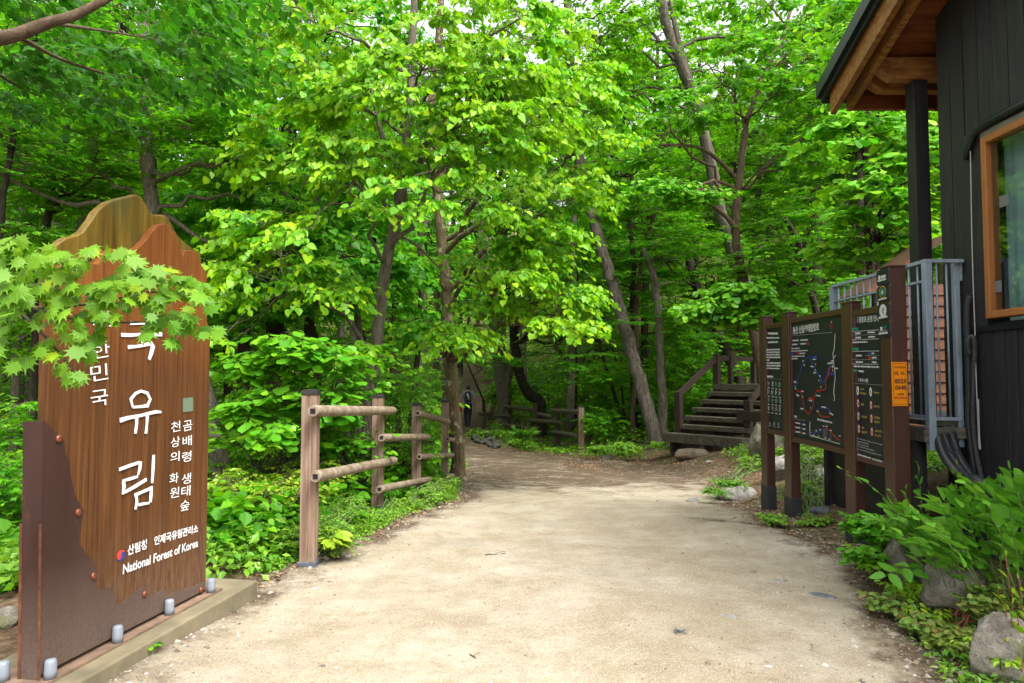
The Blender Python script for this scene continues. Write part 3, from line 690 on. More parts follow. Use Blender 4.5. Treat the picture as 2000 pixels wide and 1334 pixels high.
S([(306, 918), (302, 1010), (296, 1106)], [11, 13, 8]); S([(178, 1188), (230, 1166), (298, 1136)], [12, 9, 11]); S([(290, 1150), (288, 1190), (284, 1235)], [11, 13, 10]); S([(190, 1196), (194, 1236), (184, 1282)], [10, 11, 8]); S([(206, 1252), (240, 1244), (276, 1240)], [9, 9, 7])
mb.build('character', 'paint_white', root)
mb = MB()
def ptx(body, a, b, hpx, bold=.02):
    p0 = sp(*a, .003); p1 = sp(*b, .003); put_text(mb, body, p0, p1, hpx * p0.y / FOC, SN, 0, bold, .002)
for ch, x, y, w, hh in (('대', 199, 640, 34, 38), ('한', 198, 699, 34, 38), ('민', 194, 743, 34, 38), ('국', 194, 793, 34, 38)):
    mb = MB(); ptx(ch, (x - w / 2, y + 3), (x + w / 2, y - 3), hh - 6, .0); mb.build('character', 'paint_white', root)
for ch, x, y in (('천', 343, 843), ('상', 342, 873), ('의', 341, 902), ('화', 339, 944), ('원', 340, 972), ('곰', 366, 841), ('배', 365, 871), ('령', 364, 902), ('생', 363, 945), ('태', 362, 969), ('숲', 360, 997)):
    mb = MB(); ptx(ch, (x - 9, y + 2), (x + 9, y - 2), 20, .005); mb.build('character', 'paint_white', root)
mb = MB()
ptx('산림청', (248, 1086), (286, 1072), 20, .03); mb.build('office_lettering', 'paint_white', root); mb = MB(); ptx('인제국유림관리소', (300, 1066), (386, 1040), 18, .03); mb.build('office_lettering', 'paint_white', root); mb = MB()
ptx('National Forest of Korea', (239, 1122), (386, 1068), 19, .025)
mb.build('english_lettering', 'paint_white', root)
mb = MB(); c0 = sp(236, 1085, .004); r0 = 10.5 * c0.y / FOC
def disc_half(cc, r, a0, a1, mi, rad2=None):
    n = 18; pts = [cc + SU * (math.cos(a) * r) + Vector((0, 0, math.sin(a) * r)) for a in np.linspace(a0, a1, n)]
    return pts
L1 = disc_half(c0, r0, .45, PI + .45, 0); 
wave = [c0 + SU * (math.cos(.45) * r0 * t_ - math.sin(.45) * math.sin(t_ * PI) * r0 * .42) + Vector((0, 0, math.sin(.45) * r0 * t_ + math.cos(.45) * math.sin(t_ * PI) * r0 * .42)) for t_ in np.linspace(-1, 1, 15)]
mb.prism(L1 + wave[1:-1], SN * .002, 0)
L2 = disc_half(c0, r0, PI + .45, 2 * PI + .45, 1); mb.prism(L2 + wave[1:-1][::-1], SN * .002, 1)
mb.build('emblem', ['logo_red', 'logo_blue'], root)
mb = MB(); mb.prism([sp(357, 778, .001), sp(376, 776, .001), sp(376, 803, .001), sp(357, 805, .001)], SN * .004); mb.build('blank_plate', 'plate_green', root)

# ------------------------------------------------------------------ rail fences
def fencewood(name, a, b, c, g):
    return wood(name, a, b, c, .7, (25, 25, 1.5), 1.2, .4, g)
M['fence_wood'] = fencewood('fence_wood', (.11, .064, .042), (.195, .125, .088), (.275, .19, .14), (.24, .19, .14))
M['fence_dark'] = fencewood('fence_wood_dark', (.03, .016, .01), (.06, .034, .022), (.10, .065, .045), (.05, .05, .025))
m, nt, out = nodes('rail_log'); v = coords(nt); f = noise(nt, v, 9, 6, .7)
cc_ = ramp(nt, f, [(.3, (.11, .072, .045)), (.5, (.20, .15, .105)), (.7, (.31, .26, .20))])
cc_ = mixc(nt, ramp(nt, noise(nt, v, 26, 5, .7), [(.5, (0, 0, 0)), (.64, (.55, .55, .55))]), cc_, (.085, .07, .045))
bsdf(nt, out, cc_, .75, bump(nt, f, .4, .004), .25); M['rail_log'] = m
M['rail_dark'] = simple('rail_log_dark', (.10, .075, .055), .8, .45, 8)
M['cap'] = simple('post_cap_rubber', (.022, .018, .018), .5, .3, 20)
M['shoe'] = simple('post_shoe_dusty', (.075, .08, .095), .7, .35, 30)
M['hole'] = simple('hole_shade', (.01, .008, .008), .9, .1)
def post(root, x, y, z0, z1, w, mat, ang=.1, shoe=True):
    """square post with two grooves, a rubber cap and a shoe"""
    hw = w / 2; gv = w * .05; gd = w * .05; pr = []
    for k in range(4):
        for (a, b) in ((-hw, hw), (-gv, hw), (-gv * .4, hw - gd), (gv * .4, hw - gd), (gv, hw)):
            th = k * PI / 2 + ang; px_, py_ = a, b
            pr.append(Vector((x + px_ * math.cos(th) + py_ * math.sin(th) * 1, y + px_ * math.sin(th) - py_ * math.cos(th), z0)))
    mb = MB(); n = len(pr); V = pr + [Vector((p.x, p.y, z1)) for p in pr]
    mb.add(V, [np.arange(n)[::-1][None].copy(), (np.arange(n) + n)[None], np.array([(i, (i + 1) % n, (i + 1) % n + n, i + n) for i in range(n)])])
    po = mb.build('post', mat, root)
    def ring(w2, za, zb): return [(x + sx * w2 * math.cos(ang) - sy * w2 * math.sin(ang), y + sx * w2 * math.sin(ang) + sy * w2 * math.cos(ang), zz) for zz in (za, zb) for sx, sy in ((-1, -1), (1, -1), (1, 1), (-1, 1))]
    mb = MB(); mb.hexa(ring(hw + .006, z1 - .005, z1 + .03)); mb.hexa(ring(hw * .93, z1 + .03, z1 + .038)); bevel(mb.build('post_cap', 'cap', po), .004)
    if shoe: mb = MB(); mb.hexa(ring(hw + .018, z0, h1(x, y) + .05)); bevel(mb.build('post_shoe', 'shoe', po), .006)
    return po
def rail(root, a, b, r, mat, hole=True):
    a = Vector(a); b = Vector(b); d = (b - a); L = d.length; mb = MB()
    n = 9; t = np.linspace(0, 1, n); pts = [a + d * float(q) for q in [0, .006, .02, .2, .5, .8, .98, .994, 1]]
    mb.tube(pts, [r * .9, r * .98, r, r * 1.01, r * .98, r, r, r * .95, r * .82], 16)
    o = mb.build('rail', mat, root, True)
    m = o.modifiers.new('edge', 'EDGE_SPLIT'); m.split_angle = R_(50)
    if hole:
        d.normalize(); s = d.cross(Vector((0, 0, 1))).normalized(); mb = MB()
        mb.hexa([a - d * .004 + s * (sx * r * .42) + Vector((0, 0, sz * r * .42)) + d * dd for dd in (0, .003) for sx, sz in ((-1, -1), (1, -1), (1, 1), (-1, 1))]); mb.build('end_slot', 'hole', o)  # flat black plate stands for the shade inside the rail end
    return o
F1 = [(-1.615, 5.5), (-1.505, 7.72), (-1.33, 9.57), (-1.14, 11.65)]
root = thing('rail_fence', 'weathered brown fence with log rails beside the sunlit left edge of the path', 'fence', (F1[0][0], F1[0][1], h1(*F1[0])))
tops = [P(608, 770, 5.5).z, P(740, 776, 7.72).z, P(816, 792, 9.57).z, 1.02]
for (x, y), zt in zip(F1, tops): post(root, x, y, h1(x, y) - .25, zt, .118, 'fence_wood', .04)
def f1(px, py, toward=.085):
    """rail point in front of the fence line, found by its pixel on the fence's vertical planes"""
    Y = 5
    for _ in range(30):
        X = np.interp(Y, [p[1] for p in F1], [p[0] for p in F1]); X2 = X + toward
        if Y > F1[-1][1]: X2 += (Y - F1[-1][1]) * .09
        if Y < F1[0][1]: X2 += (Y - F1[0][1]) * .05
        Yn = X2 * FOC * (CT) / (px - 1000) ; Y = .5 * Y + .5 * Yn
    return P(px, py, Y)
for a, b, r in (((611, 803), (768, 802), .047), ((616, 931), (770, 899), .047), ((745, 855), (836, 853), .044), ((741, 956), (838, 936), .044), ((816, 807), (876, 824), .044), ((819, 892), (884, 889), .043), ((874, 858), (905, 862), .04), ((871, 931), (904, 926), .04)):
    rail(root, f1(*a), f1(*b), r, 'rail_log')
# far fence
F2 = [(1135, 795, 888, 18.9), (1090, 791, 868, 22.5), (1045, 790, 858, 26.0), (995, 786, 850, 29.0), (945, 780, 840, 31.5)]
FP = [(P(px, pb, Y).x, Y) for px, _, pb, Y in F2]
root = thing('rail_fence', 'dark brown fence with staggered log rails at the shady bend of the trail', 'fence', (FP[0][0], FP[0][1], h1(*FP[0])))
for k_, (px, pt, pb, Y) in enumerate(F2):
    x = FP[k_][0]; post(root, x, Y, min(P(px, pb, Y).z, h1(x, Y)) - .2, P(px, pt, Y).z, .15, 'fence_wood' if k_ == 0 else 'fence_dark', .1, False)
def f2(px, py):
    q = sorted((p[0], p[3]) for p in F2); Y = float(np.interp(px, [a for a, _ in q], [b for _, b in q])) - .12
    return P(px, py, Y)
for u0, v0, u1, v1 in ((690, 685, 940, 715), (705, 845, 945, 885), (640, 765, 740, 770), (900, 805, 1180, 825), (1095, 722, 1340, 732), (990, 752, 1090, 775), (1110, 905, 1320, 940), (475, 742, 550, 750), (495, 885, 750, 935), (930, 980, 1015, 990)):
    rail(root, f2(830 + u0 / 4.4475, 640 + v0 / 4.4475), f2(830 + u1 / 4.4475, 640 + v1 / 4.4475), .075, 'rail_dark', False)
# marker post beyond the central trunk
p = G(868, 812); root = thing('marker_post', 'dark wooden post carrying a pale blue plate behind the lichen spotted trunk', 'marker post', p)
mb = MB(); mb.box((p.x - .1, p.y - .07, p.z - .1), (p.x + .08, p.y + .07, p.z + 1.75)); bevel(mb.build('post', 'fence_dark', root), .01)
mb = MB(); mb.box((p.x + .03, p.y - .10, p.z + .75), (p.x + .17, p.y - .075, p.z + 1.6)); mb.build('plate', simple('plate_bluish', (.35, .45, .5), .5, .1), root)
# ------------------------------------------------------------------ information boards
M['board_brown'] = simple('board_brown_paint', (.05, .019, .014), .38, .18, 5, .5, bmp=.05, stretch=(4, 4, .6))
M['board_shoe'] = simple('board_shoe', (.025, .025, .03), .6, .3, 20)
M['panel_black'] = simple('panel_black', (.009, .012, .013), .5, .15, 4, .4, bmp=.02)
M['ink_white'] = simple('ink_white', (.42, .43, .43), .5, .05); M['ink_grey'] = simple('ink_grey', (.16, .17, .17), .5, .05)
M['ink_red'] = simple('ink_red', (.32, .015, .012), .5, .05); M['ink_blue'] = simple('ink_blue', (.015, .04, .28), .5, .05)
M['ink_green'] = simple('ink_green', (.01, .16, .08), .5, .05); M['ink_yellow'] = simple('ink_yellow', (.34, .23, .05), .5, .05)
M['ink_orange'] = simple('ink_orange', (.6, .22, .03), .5, .05)
M['alu'] = simple('aluminium_strip', (.08, .065, .06), .35, .2, 20, .5, .7)
INK = ['panel_black', 'ink_white', 'ink_grey', 'ink_red', 'ink_blue', 'ink_green', 'ink_yellow', 'ink_orange']
BX = 3.0; NB = Vector((-1, 0, 0))
def bp(px, py, lift=0): return PX(px, py, BX + .035 - lift)
root = thing('information_board', 'dark brown trail information board with three black panels on four posts', 'information board', (3.03, 6.2, 0))
def bpost(y0, y1, w, ztop, zb):
    mb = MB(); mb.box((BX, y0, zb - .2), (BX + w, y1, ztop)); po = mb.build('post', 'board_brown', root); bevel(po, .008)
    mb = MB(); mb.box((BX - .006, y0 - .006, ztop), (BX + w + .006, y1 + .006, ztop + .016)); bevel(mb.build('post_cap', 'board_brown', po), .005)
    mb = MB(); mb.box((BX - .006, y0 - .006, zb - .15), (BX + w + .006, y1 + .006, zb + .16)); bevel(mb.build('post_shoe', 'board_shoe', po), .004)
    return po
bpost(8.10, 8.28, .105, 2.17, .02); bpost(7.40, 7.58, .105, 2.16, .0); bpost(6.02, 6.20, .095, 2.13, -.06); big = bpost(5.40, 5.54, .135, 2.35, -.05)
def panel(ya, yb, za, zb):
    """ya far, yb near"""
    mb = MB(); f = .055; x0, x1 = BX + .012, BX + .075
    mb.box((x0, yb, za), (x1, ya, za + f)); mb.box((x0, yb, zb - f), (x1, ya, zb)); mb.box((x0, yb, za + f), (x1, yb + f * .6, zb - f)); mb.box((x0, ya - f * .6, za + f), (x1, ya, zb - f))
    fr = mb.build('panel_frame', 'board_brown', root); bevel(fr, .006)
    mb = MB(); mb.box((BX + .035, yb + f * .6, za + f), (BX + .07, ya - f * .6, zb - f)); return mb.build('panel', 'panel_black', root)
p1 = panel(8.10, 7.58, .80, 2.08); p2 = panel(7.40, 6.20, .77, 2.10); p3 = panel(6.02, 5.54, .74, 2.06)
UPZ = Vector((0, 0, 1)); XB = Vector((0, -1, 0)); bk = 0
def bt(mb, body, a, b, hpx, mi=1, bold=.02):
    p0, p1_ = bp(*a), bp(*b); put_text(mb, body, p0, p1_, hpx * p0.y / FOC, NB, mi, bold, .0015)
def bl(mb, pts, w, mi=1):
    global bk; bk += 1; q = [bp(x, y, .0015 + .0001 * bk) for x, y in pts]; ww = w * q[0].y / FOC / 2
    strip(mb, q, [ww] * len(q), XB, UPZ, NB, .0015, mi)
def disc(mb, c, r, mi, n=14, el=1.0):
    global bk; bk += 1; o = bp(*c, .0015 + .0001 * bk); k = o.y / FOC
    mb.prism([o + XB * (math.cos(a) * r * k * el) + UPZ * (math.sin(a) * r * k) for a in np.linspace(0, 2 * PI, n, endpoint=False)], NB * .001, mi)
def words(mb, x0, y0, x1, y1, h, mi, seed, fill=.85):
    """a line too small to read in the photo: a broken strip of marks"""
    g = random.Random(seed); t = 0
    while t < 1:
        w = g.uniform(.05, .14); e = min(1, t + w)
        a = (x0 + (x1 - x0) * t, y0 + (y1 - y0) * t); b = (x0 + (x1 - x0) * e, y0 + (y1 - y0) * e); s = t
        while s < e - .005:
            s2 = min(e, s + .028); bl(mb, [(x0 + (x1 - x0) * s, y0 + (y1 - y0) * s - g.uniform(-.15, .15)), (x0 + (x1 - x0) * (s2 - .008), y0 + (y1 - y0) * (s2 - .008) - g.uniform(-.15, .15))], h * g.uniform(.55, 1), mi); s = s2
        t = e + .02
# middle panel: title, route map, elevation chart
mb = MB()
bt(mb, '점봉산 산림생태탐방로', (1544, 654), (1600, 646), 15, 1, .035)
bl(mb, [(1544, 656), (1625, 649)], 1.0, 2)
disc(mb, (1624, 636), 8, 3, 14, .5); disc(mb, (1624, 636), 6, 0, 14, .42); disc(mb, (1624, 628.5), 1.6, 1)
def loc4(u, v): return (1540 + u / 10.26, 610 + v / 10.26)
def loc5(u, v): return (1540 + u / 8.336, 730 + v / 8.336)
for i, (x0, x1, y0, y1, h) in enumerate(((50, 205, 570, 562, 4), (235, 390, 562, 548, 4), (55, 175, 650, 640, 4), (240, 355, 635, 628, 4), (60, 230, 728, 720, 3), (62, 388, 778, 765, 3), (215, 335, 825, 820, 3), (65, 325, 882, 878, 3), (68, 185, 930, 928, 3))):
    words(mb, *loc4(x0, y0), *loc4(x1, y1), h * .9, 1, i)
disc(mb, loc4(205, 640), 2.6, 4); disc(mb, loc4(397, 628), 3.2, 3); bl(mb, [loc4(68, 826), loc4(130, 824)], 3, 4); bl(mb, [loc4(150, 824), loc4(212, 822)], 3, 3)
bl(mb, [loc4(935, 425), loc4(930, 560), loc4(915, 740), loc4(890, 840), loc4(905, 930), loc4(908, 1050), loc4(930, 1170), loc4(938, 1334), loc5(745, 200), loc5(738, 310), loc5(750, 380), loc5(750, 440)], 1.9, 1); bl(mb, [loc4(905, 915), loc4(948, 860)], 1.5, 1)
bl(mb, [loc5(130, 210), loc4(190, 1330), loc4(260, 1130), loc4(320, 980), loc4(400, 880), loc4(440, 925), loc4(490, 1040), loc4(540, 1130), loc4(590, 1240), loc4(650, 1330), loc5(520, 90), loc5(560, 165), loc5(580, 120)], 1.5, 4)
bl(mb, [loc5(585, 110), loc5(610, 40), loc4(730, 1300), loc4(790, 1240), loc4(800, 1130), loc4(860, 1065)], 1.4, 4)
bl(mb, [loc5(132, 258), loc5(175, 290), loc5(200, 280), loc5(215, 350), loc5(238, 440), loc5(248, 560), loc5(300, 630), loc5(325, 660), loc5(360, 610), loc5(400, 540), loc5(410, 430), loc5(440, 320), loc5(465, 270), loc5(500, 290), loc5(540, 255), loc5(575, 275), loc5(610, 240), loc5(598, 130), loc5(620, 60), loc5(660, 20), loc4(800, 1250), loc4(830, 1120), loc4(865, 1085)], 1.8, 3)
for u, v in ((290, 975), (315, 1060), (535, 1160), (630, 1278)): disc(mb, loc4(u, v), 2.2, 1, 10, .6)
disc(mb, loc4(545, 1045), 3.4, 3, 12, .55); disc(mb, loc4(545, 1038), 1.8, 1, 10, .6); disc(mb, loc4(882, 1090), 2.6, 1, 10, .7); disc(mb, loc4(887, 1160), 3.4, 3, 12, .55); disc(mb, loc4(887, 1160), 2.0, 1, 12, .5)
bl(mb, [loc4(480, 905), loc4(568, 900)], 4, 4); words(mb, *loc4(488, 945), *loc4(555, 942), 2, 1, 40); bl(mb, [loc5(330, 400), loc5(400, 408)], 4.4, 3); words(mb, *loc5(335, 432), *loc5(390, 440), 2.2, 1, 41)
words(mb, *loc4(785, 1025), *loc4(895, 1015), 4, 1, 42); words(mb, *loc4(860, 975), *loc4(905, 970), 3.5, 1, 43); words(mb, *loc4(935, 1120), *loc4(992, 1128), 3.2, 1, 44); words(mb, *loc4(445, 1085), *loc4(500, 1090), 3, 1, 45); words(mb, *loc4(500, 1208), *loc4(552, 1212), 3, 1, 46); bl(mb, [loc4(845, 1235), loc4(905, 1242)], 4.4, 4)
words(mb, *loc5(90, 130), *loc5(125, 140), 5, 1, 47); bl(mb, [loc5(96, 205), loc5(126, 215)], 5, 5); disc(mb, loc5(112, 240), 2, 1); disc(mb, loc5(118, 338), 2.4, 3, 10, .6); words(mb, *loc5(130, 345), *loc5(172, 360), 4, 1, 48)
for u, v in ((232, 378), (527, 215), (362, 555), (515, 40), (498, 110)): disc(mb, loc5(u, v), 2, 1, 10, .6)
words(mb, *loc5(213, 283), *loc5(247, 290), 3, 1, 49); words(mb, *loc5(197, 565), *loc5(245, 575), 3, 1, 50); words(mb, *loc5(445, 352), *loc5(520, 362), 3, 1, 51)
bl(mb, [loc5(488, 590), loc5(505, 552), loc5(590, 560), loc5(650, 580), loc5(690, 630)], 1.6, 4); bl(mb, [loc5(480, 625), loc5(510, 680), loc5(560, 700), loc5(640, 705), loc5(680, 680)], 1.8, 3)
words(mb, *loc5(540, 540), *loc5(615, 552), 3, 1, 52); words(mb, *loc5(672, 640), *loc5(730, 670), 3.4, 1, 53); words(mb, *loc5(470, 742), *loc5(715, 798), 4, 1, 54); words(mb, *loc5(458, 606), *loc5(492, 612), 2.4, 1, 55)
words(mb, *loc5(96, 690), *loc5(135, 705), 5, 1, 56); bl(mb, [loc5(92, 730), loc5(270, 762)], .8, 2)
for r in range(3):
    bl(mb, [loc5(100, 790 + 73 * r), loc5(118, 793 + 73 * r)], 4.5, 3); words(mb, *loc5(122, 800 + 73 * r), *loc5(190, 812 + 70 * r), 3.2, 1, 60 + r)
    bl(mb, [loc5(205, 812 + 73 * r), loc5(225, 815 + 73 * r)], 4.5, 4 if r < 2 else 3); words(mb, *loc5(232, 822 + 73 * r), *loc5(275, 832 + 70 * r), 3.2, 1, 70 + r)
bl(mb, [loc5(350, 785), loc5(348, 900), loc5(356, 1003), loc5(600, 1075), loc5(842, 1143)], 1.0, 1)
for k_ in range(8): bl(mb, [loc5(340, 790 + 28 * k_), loc5(358, 790 + 28 * k_)], .8, 1)
bl(mb, [loc5(368, 957), loc5(440, 962), loc5(510, 940), loc5(560, 905), loc5(590, 885)], 1.5, 4); bl(mb, [loc5(590, 885), loc5(625, 890), loc5(680, 930), loc5(730, 990), loc5(790, 1060), loc5(835, 1085)], 1.7, 3)
for k_, u in enumerate((575, 590, 605, 625, 690)): bl(mb, [loc5(u, 905), loc5(u, 1050)], .5, 2)
for k_, (u, v) in enumerate(((560, 850), (610, 855), (680, 920), (505, 910), (440, 925), (400, 995), (475, 1015), (590, 1045), (655, 1065), (820, 1010))): words(mb, *loc5(u, v), *loc5(u + 26, v + 5), 2.2, 1, 80 + k_)
mb.build('printed_map', INK, p2)
# right panel
mb = MB()
def lc1(u, v): return (1650 + u / 9.533, 600 + v / 9.533)
def lc2(u, v): return (1650 + u / 7.02, 730 + v / 7.02)
bt(mb, '제한적 탐방로 운영 안내', (1662, 632), (1716.5, 627.5), 12.5, 1, .035)
bl(mb, [lc1(135, 410), lc1(250, 402)], 5, 5); bl(mb, [lc1(145, 782), lc1(262, 778)], 5, 5); bl(mb, [lc1(160, 1180), lc1(225, 1180)], 5, 5)
for v0, v1, c in ((455, 420, 1), (525, 505, 2), (608, 588, 1), (822, 815, 1), (900, 898, 2), (975, 975, 2), (1055, 1063, 1)): bl(mb, [lc1(140 if v0 != 900 else 385, v0), lc1(635, v1)], .8, c)
for i, (a, b, c, d, h) in enumerate(((200, 490, 298, 486, 4.2), (428, 470, 560, 466, 3.6), (200, 570, 298, 564, 4.2), (440, 556, 560, 550, 3.2), (148, 655, 425, 645, 3.6), (215, 902, 318, 900, 4.2), (210, 1018, 338, 1022, 4), (500, 862, 548, 860, 3.6), (508, 940, 592, 942, 4), (510, 1025, 592, 1028, 4), (170, 1100, 645, 1116, 4), (258, 1190, 355, 1196, 4.6))):
    words(mb, *lc1(a, b), *lc1(c, d), h, 1, 100 + i)
bl(mb, [lc1(440, 860), lc1(487, 860)], 4, 4); bl(mb, [lc1(440, 942), lc1(495, 942)], 4, 3)
mb.build('printed_timetable', INK, p3); mb = MB()
bt(mb, '탐방객 유의 사항', (1668, 745), (1696, 747.5), 7.5, 1, .03); bl(mb, [lc2(125, 128), lc2(525, 158)], .7, 2); mb.build('printed_heading', INK, p3)
for i, (u, v, red) in enumerate(((178, 232, 0), (355, 250, 0), (183, 405, 1), (360, 430, 1), (188, 580, 1), (366, 615, 1), (194, 755, 1), (372, 795, 1))):
    mb = MB(); disc(mb, lc2(u, v), 9, 3 if red else 1, 18, .5); disc(mb, lc2(u, v), 7 if red else 8.4, 1, 18, .52); o = lc2(u, v)
    bl(mb, [(o[0], o[1] - 4), (o[0] + .3, o[1] + 1), (o[0] - 1, o[1] + 4)], 1.6, 0); bl(mb, [(o[0] - 1.4, o[1] - 1), (o[0] + 1.6, o[1] + .6)], 1.2, 0)
    if red: bl(mb, [(o[0] - 2.6, o[1] - 5), (o[0] + 2.6, o[1] + 5)], 1.2, 3)
    mb.build('pictogram', INK, p3)
mb = MB()
for tx, a, b, h in (('지정로', (215, 222), (266, 228), 5), ('탐방로 준수', (215, 280), (300, 290), 5), ('식물 보호', (396, 270), (472, 280), 5), ('금연', (222, 432), (262, 438), 6), ('음주 금지', (402, 462), (480, 470), 6), ('취사 금지', (232, 604), (302, 612), 6), ('반려동물', (408, 615), (480, 625), 6), ('출입금지', (410, 672), (484, 682), 6), ('계곡', (232, 755), (268, 762), 6), ('출입 금지', (232, 812), (306, 822), 6), ('쓰레기 무단', (415, 800), (512, 812), 6), ('투기 금지', (418, 862), (494, 872), 6)):
    bt(mb, tx, lc2(*a), lc2(*b), h * .8, 6, .03)
for i, (u0, v0, u1, v1) in enumerate(((165, 885, 515, 975), (168, 925, 332, 965), (170, 960, 325, 1000), (172, 992, 402, 1055), (172, 1030, 495, 1120))): words(mb, *lc2(u0, v0), *lc2(u1, v1), 2.4, 2, 130 + i)
words(mb, *lc2(178, 1105), *lc2(362, 1160), 3, 1, 140); words(mb, *lc2(380, 1168), *lc2(515, 1205), 3, 1, 141)
mb.build('printed_notice', INK, p3)
# left panel
mb = MB()
def lc3(u, v): return (1485 + u / 6.06, 630 + v / 6.06)
for i, (a, b, c, d, h) in enumerate(((90, 130, 210, 130, 5), (75, 182, 228, 180, 3.4), (92, 235, 208, 230, 4), (75, 322, 235, 318, 3.4), (75, 352, 235, 350, 3.4), (75, 382, 235, 380, 3.4), (75, 412, 235, 412, 3.6), (78, 445, 110, 445, 3.2), (78, 478, 236, 480, 3.6), (78, 508, 238, 512, 4), (78, 540, 228, 545, 3), (82, 638, 152, 642, 4.6))):
    if i in (3, 11): mb.build('printed_text', INK, p1); mb = MB()
    words(mb, *lc3(a, b), *lc3(c, d), h, 1, 150 + i)
bl(mb, [lc3(78, 662), lc3(245, 675)], .6, 2)
g = random.Random(5)
for r in range(4):
    for c in range(4):
        u, v = 100 + c * 44, 722 + r * 97 + c * 6
        mb.build('printed_notice' if not (r or c) else 'picture', INK, p1); mb = MB()
        for q in range(3): bl(mb, [lc3(u - 12 + q * 8, v - 26 + g.uniform(-8, 8)), lc3(u - 8 + q * 9, v + g.uniform(-4, 6)), lc3(u - 12 + q * 8 + g.uniform(-4, 6), v + 26)], g.uniform(.8, 1.4), g.choice([1, 2, 5, 5, 6, 4 if (r, c) == (0, 2) else 2, 7 if (c == 2 and r) else 1]))
        bl(mb, [lc3(u - 10, v + 50), lc3(u + 12, v + 53)], 1.2, 1)
mb.build('picture', INK, p1); mb = MB()
for k_ in range(3): bl(mb, [lc3(115 + k_ * 50, 1175 + k_ * 8), lc3(115 + k_ * 50, 1205 + k_ * 8)], 1.6 if k_ != 1 else 2.4, 1); words(mb, *lc3(103 + k_ * 50, 1218 + k_ * 9), *lc3(135 + k_ * 50, 1224 + k_ * 9), 1.8, 2, 170 + k_)
mb.build('printed_footer', INK, p1)
for y_, za, zb in ((7.385, .80, 1.87), (6.005, .83, 1.80), (8.085, .9, 1.9)):
    mb = MB(); mb.box((BX + .004, y_ - .022, za), (BX + .0115, y_ - .010, zb)); mb.build('strip', 'alu', root)
# small badges and the orange number plate on the tall post
def badge(pyc, kind):
    q = [PX(x, y, BX - .002) for x, y in ((1718, pyc - 12), (1733, pyc - 16), (1736, pyc + 16), (1720.5, pyc + 16))]
    y0, y1 = q[1].y, q[0].y; z0, z1 = min(p.z for p in q), max(p.z for p in q); y0 = 5.385; y1 = 5.56
    c = Vector((BX - .014, (y0 + y1) / 2, (z0 + z1) / 2)); w = (y1 - y0) / 2; h = (z1 - z0) / 2 * .93; r = .02
    def rr(w, h, x, r): return [Vector((x, c.y + sx * (w - r) + r * math.cos(a) , c.z + sz * (h - r) + r * math.sin(a))) for sx, sz, a0 in ((1, 1, 0), (-1, 1, PI / 2), (-1, -1, PI), (1, -1, 1.5 * PI)) for a in np.linspace(a0, a0 + PI / 2, 5)]
    mb = MB(); mb.prism(rr(w, h, c.x, r), Vector((.012, 0, 0)), 0); mb.prism(rr(w * .93, h * .94, c.x - .0015, r * .9), Vector((.001, 0, 0)), 1)
    def L(pts, ww, mi, k): strip(mb, [Vector((c.x - .002 - .0004 * k, c.y - u * w, c.z + v * h)) for u, v in pts], [ww * w] * len(pts), XB, UPZ, NB, .0006, mi)
    def D(u, v, r_, mi, k): mb.prism([Vector((c.x - .002 - .0004 * k, c.y - u * w + r_ * w * math.cos(a), c.z + v * h + r_ * w * math.sin(a))) for a in np.linspace(0, 2 * PI, 16, endpoint=False)], Vector((-.0005, 0, 0)), mi)
    if kind == 0: D(-.45, .05, .22, 2, 1); L([(-.15, .05), (.6, .08)], .14, 2, 2); L([(-.75, -.35), (.7, -.32)], .07, 2, 3)
    if kind == 1: D(0, .2, .58, 5, 1); D(0, .2, .5, 4, 2); D(0, .2, .38, 3, 3); L([(-.15, .0), (0, .35), (.15, 0)], .06, 2, 4); L([(-.7, -.72), (.7, -.66)], .06, 2, 5)
    if kind == 2: D(0, .15, .6, 2, 1); D(0.05, .3, .18, 6, 2); L([(-.15, .1), (.1, -.15), (.05, -.4)], .07, 6, 3); L([(-.75, -.72), (.75, -.68)], .09, 2, 4)
    if kind == 3: L([(-.5, .02), (-.15, .04)], .10, 2, 1); L([(-.32, .15), (-.32, .38)], .2, 2, 2); L([(.15, .4), (.3, .1), (.55, .5)], .07, 3, 3); L([(-.7, -.2), (.6, -.15)], .05, 6, 4); L([(-.75, -.5), (.75, -.46)], .09, 2, 5)
    mb.build('badge', ['board_shoe', 'panel_black', 'ink_white', 'ink_green', 'panel_black', 'ink_yellow', 'ink_grey'], root)
for k_, pyc in enumerate((540, 572, 608, 643)): badge(pyc, k_)
FY = 5.40 - .012
def fp(px, py): 
    d = ray(px, py); t = FY / d.y; return Vector((d.x * t, FY, CAMZ + d.z * t))
q = [fp(1741, 707), fp(1771, 707), fp(1774, 793), fp(1744, 793)]
M['plate_orange'] = simple('plate_orange', (.62, .20, .002), .4, .05, 3, bmp=.02); M['ink_brown'] = simple('ink_brown', (.11, .035, .01), .5, .05)
mb = MB(); mb.prism(q, Vector((0, .006, 0))); pl = mb.build('number_plate', 'plate_orange', root)
mb = MB(); NF = Vector((0, -1, 0))
def ot(body, x0, x1, y, h, mi=0, bold=.03): put_text(mb, body, fp(x0, y), fp(x1, y), h * FY / FOC, NF, mi, bold, .002)
ot('국가지점번호', 1746.5, 1767, 719.5, 4.2); ot('라. 아.', 1746.5, 1768.5, 733, 8); ot('8523', 1747, 1769, 749, 9, 0, .045); ot('0448', 1748, 1769.5, 761.5, 9, 0, .045)
ot('긴급전화', 1751.5, 1765.5, 772, 4.2); ot('033-463-8166', 1747, 1770.5, 778.5, 3.4, 1, .06)
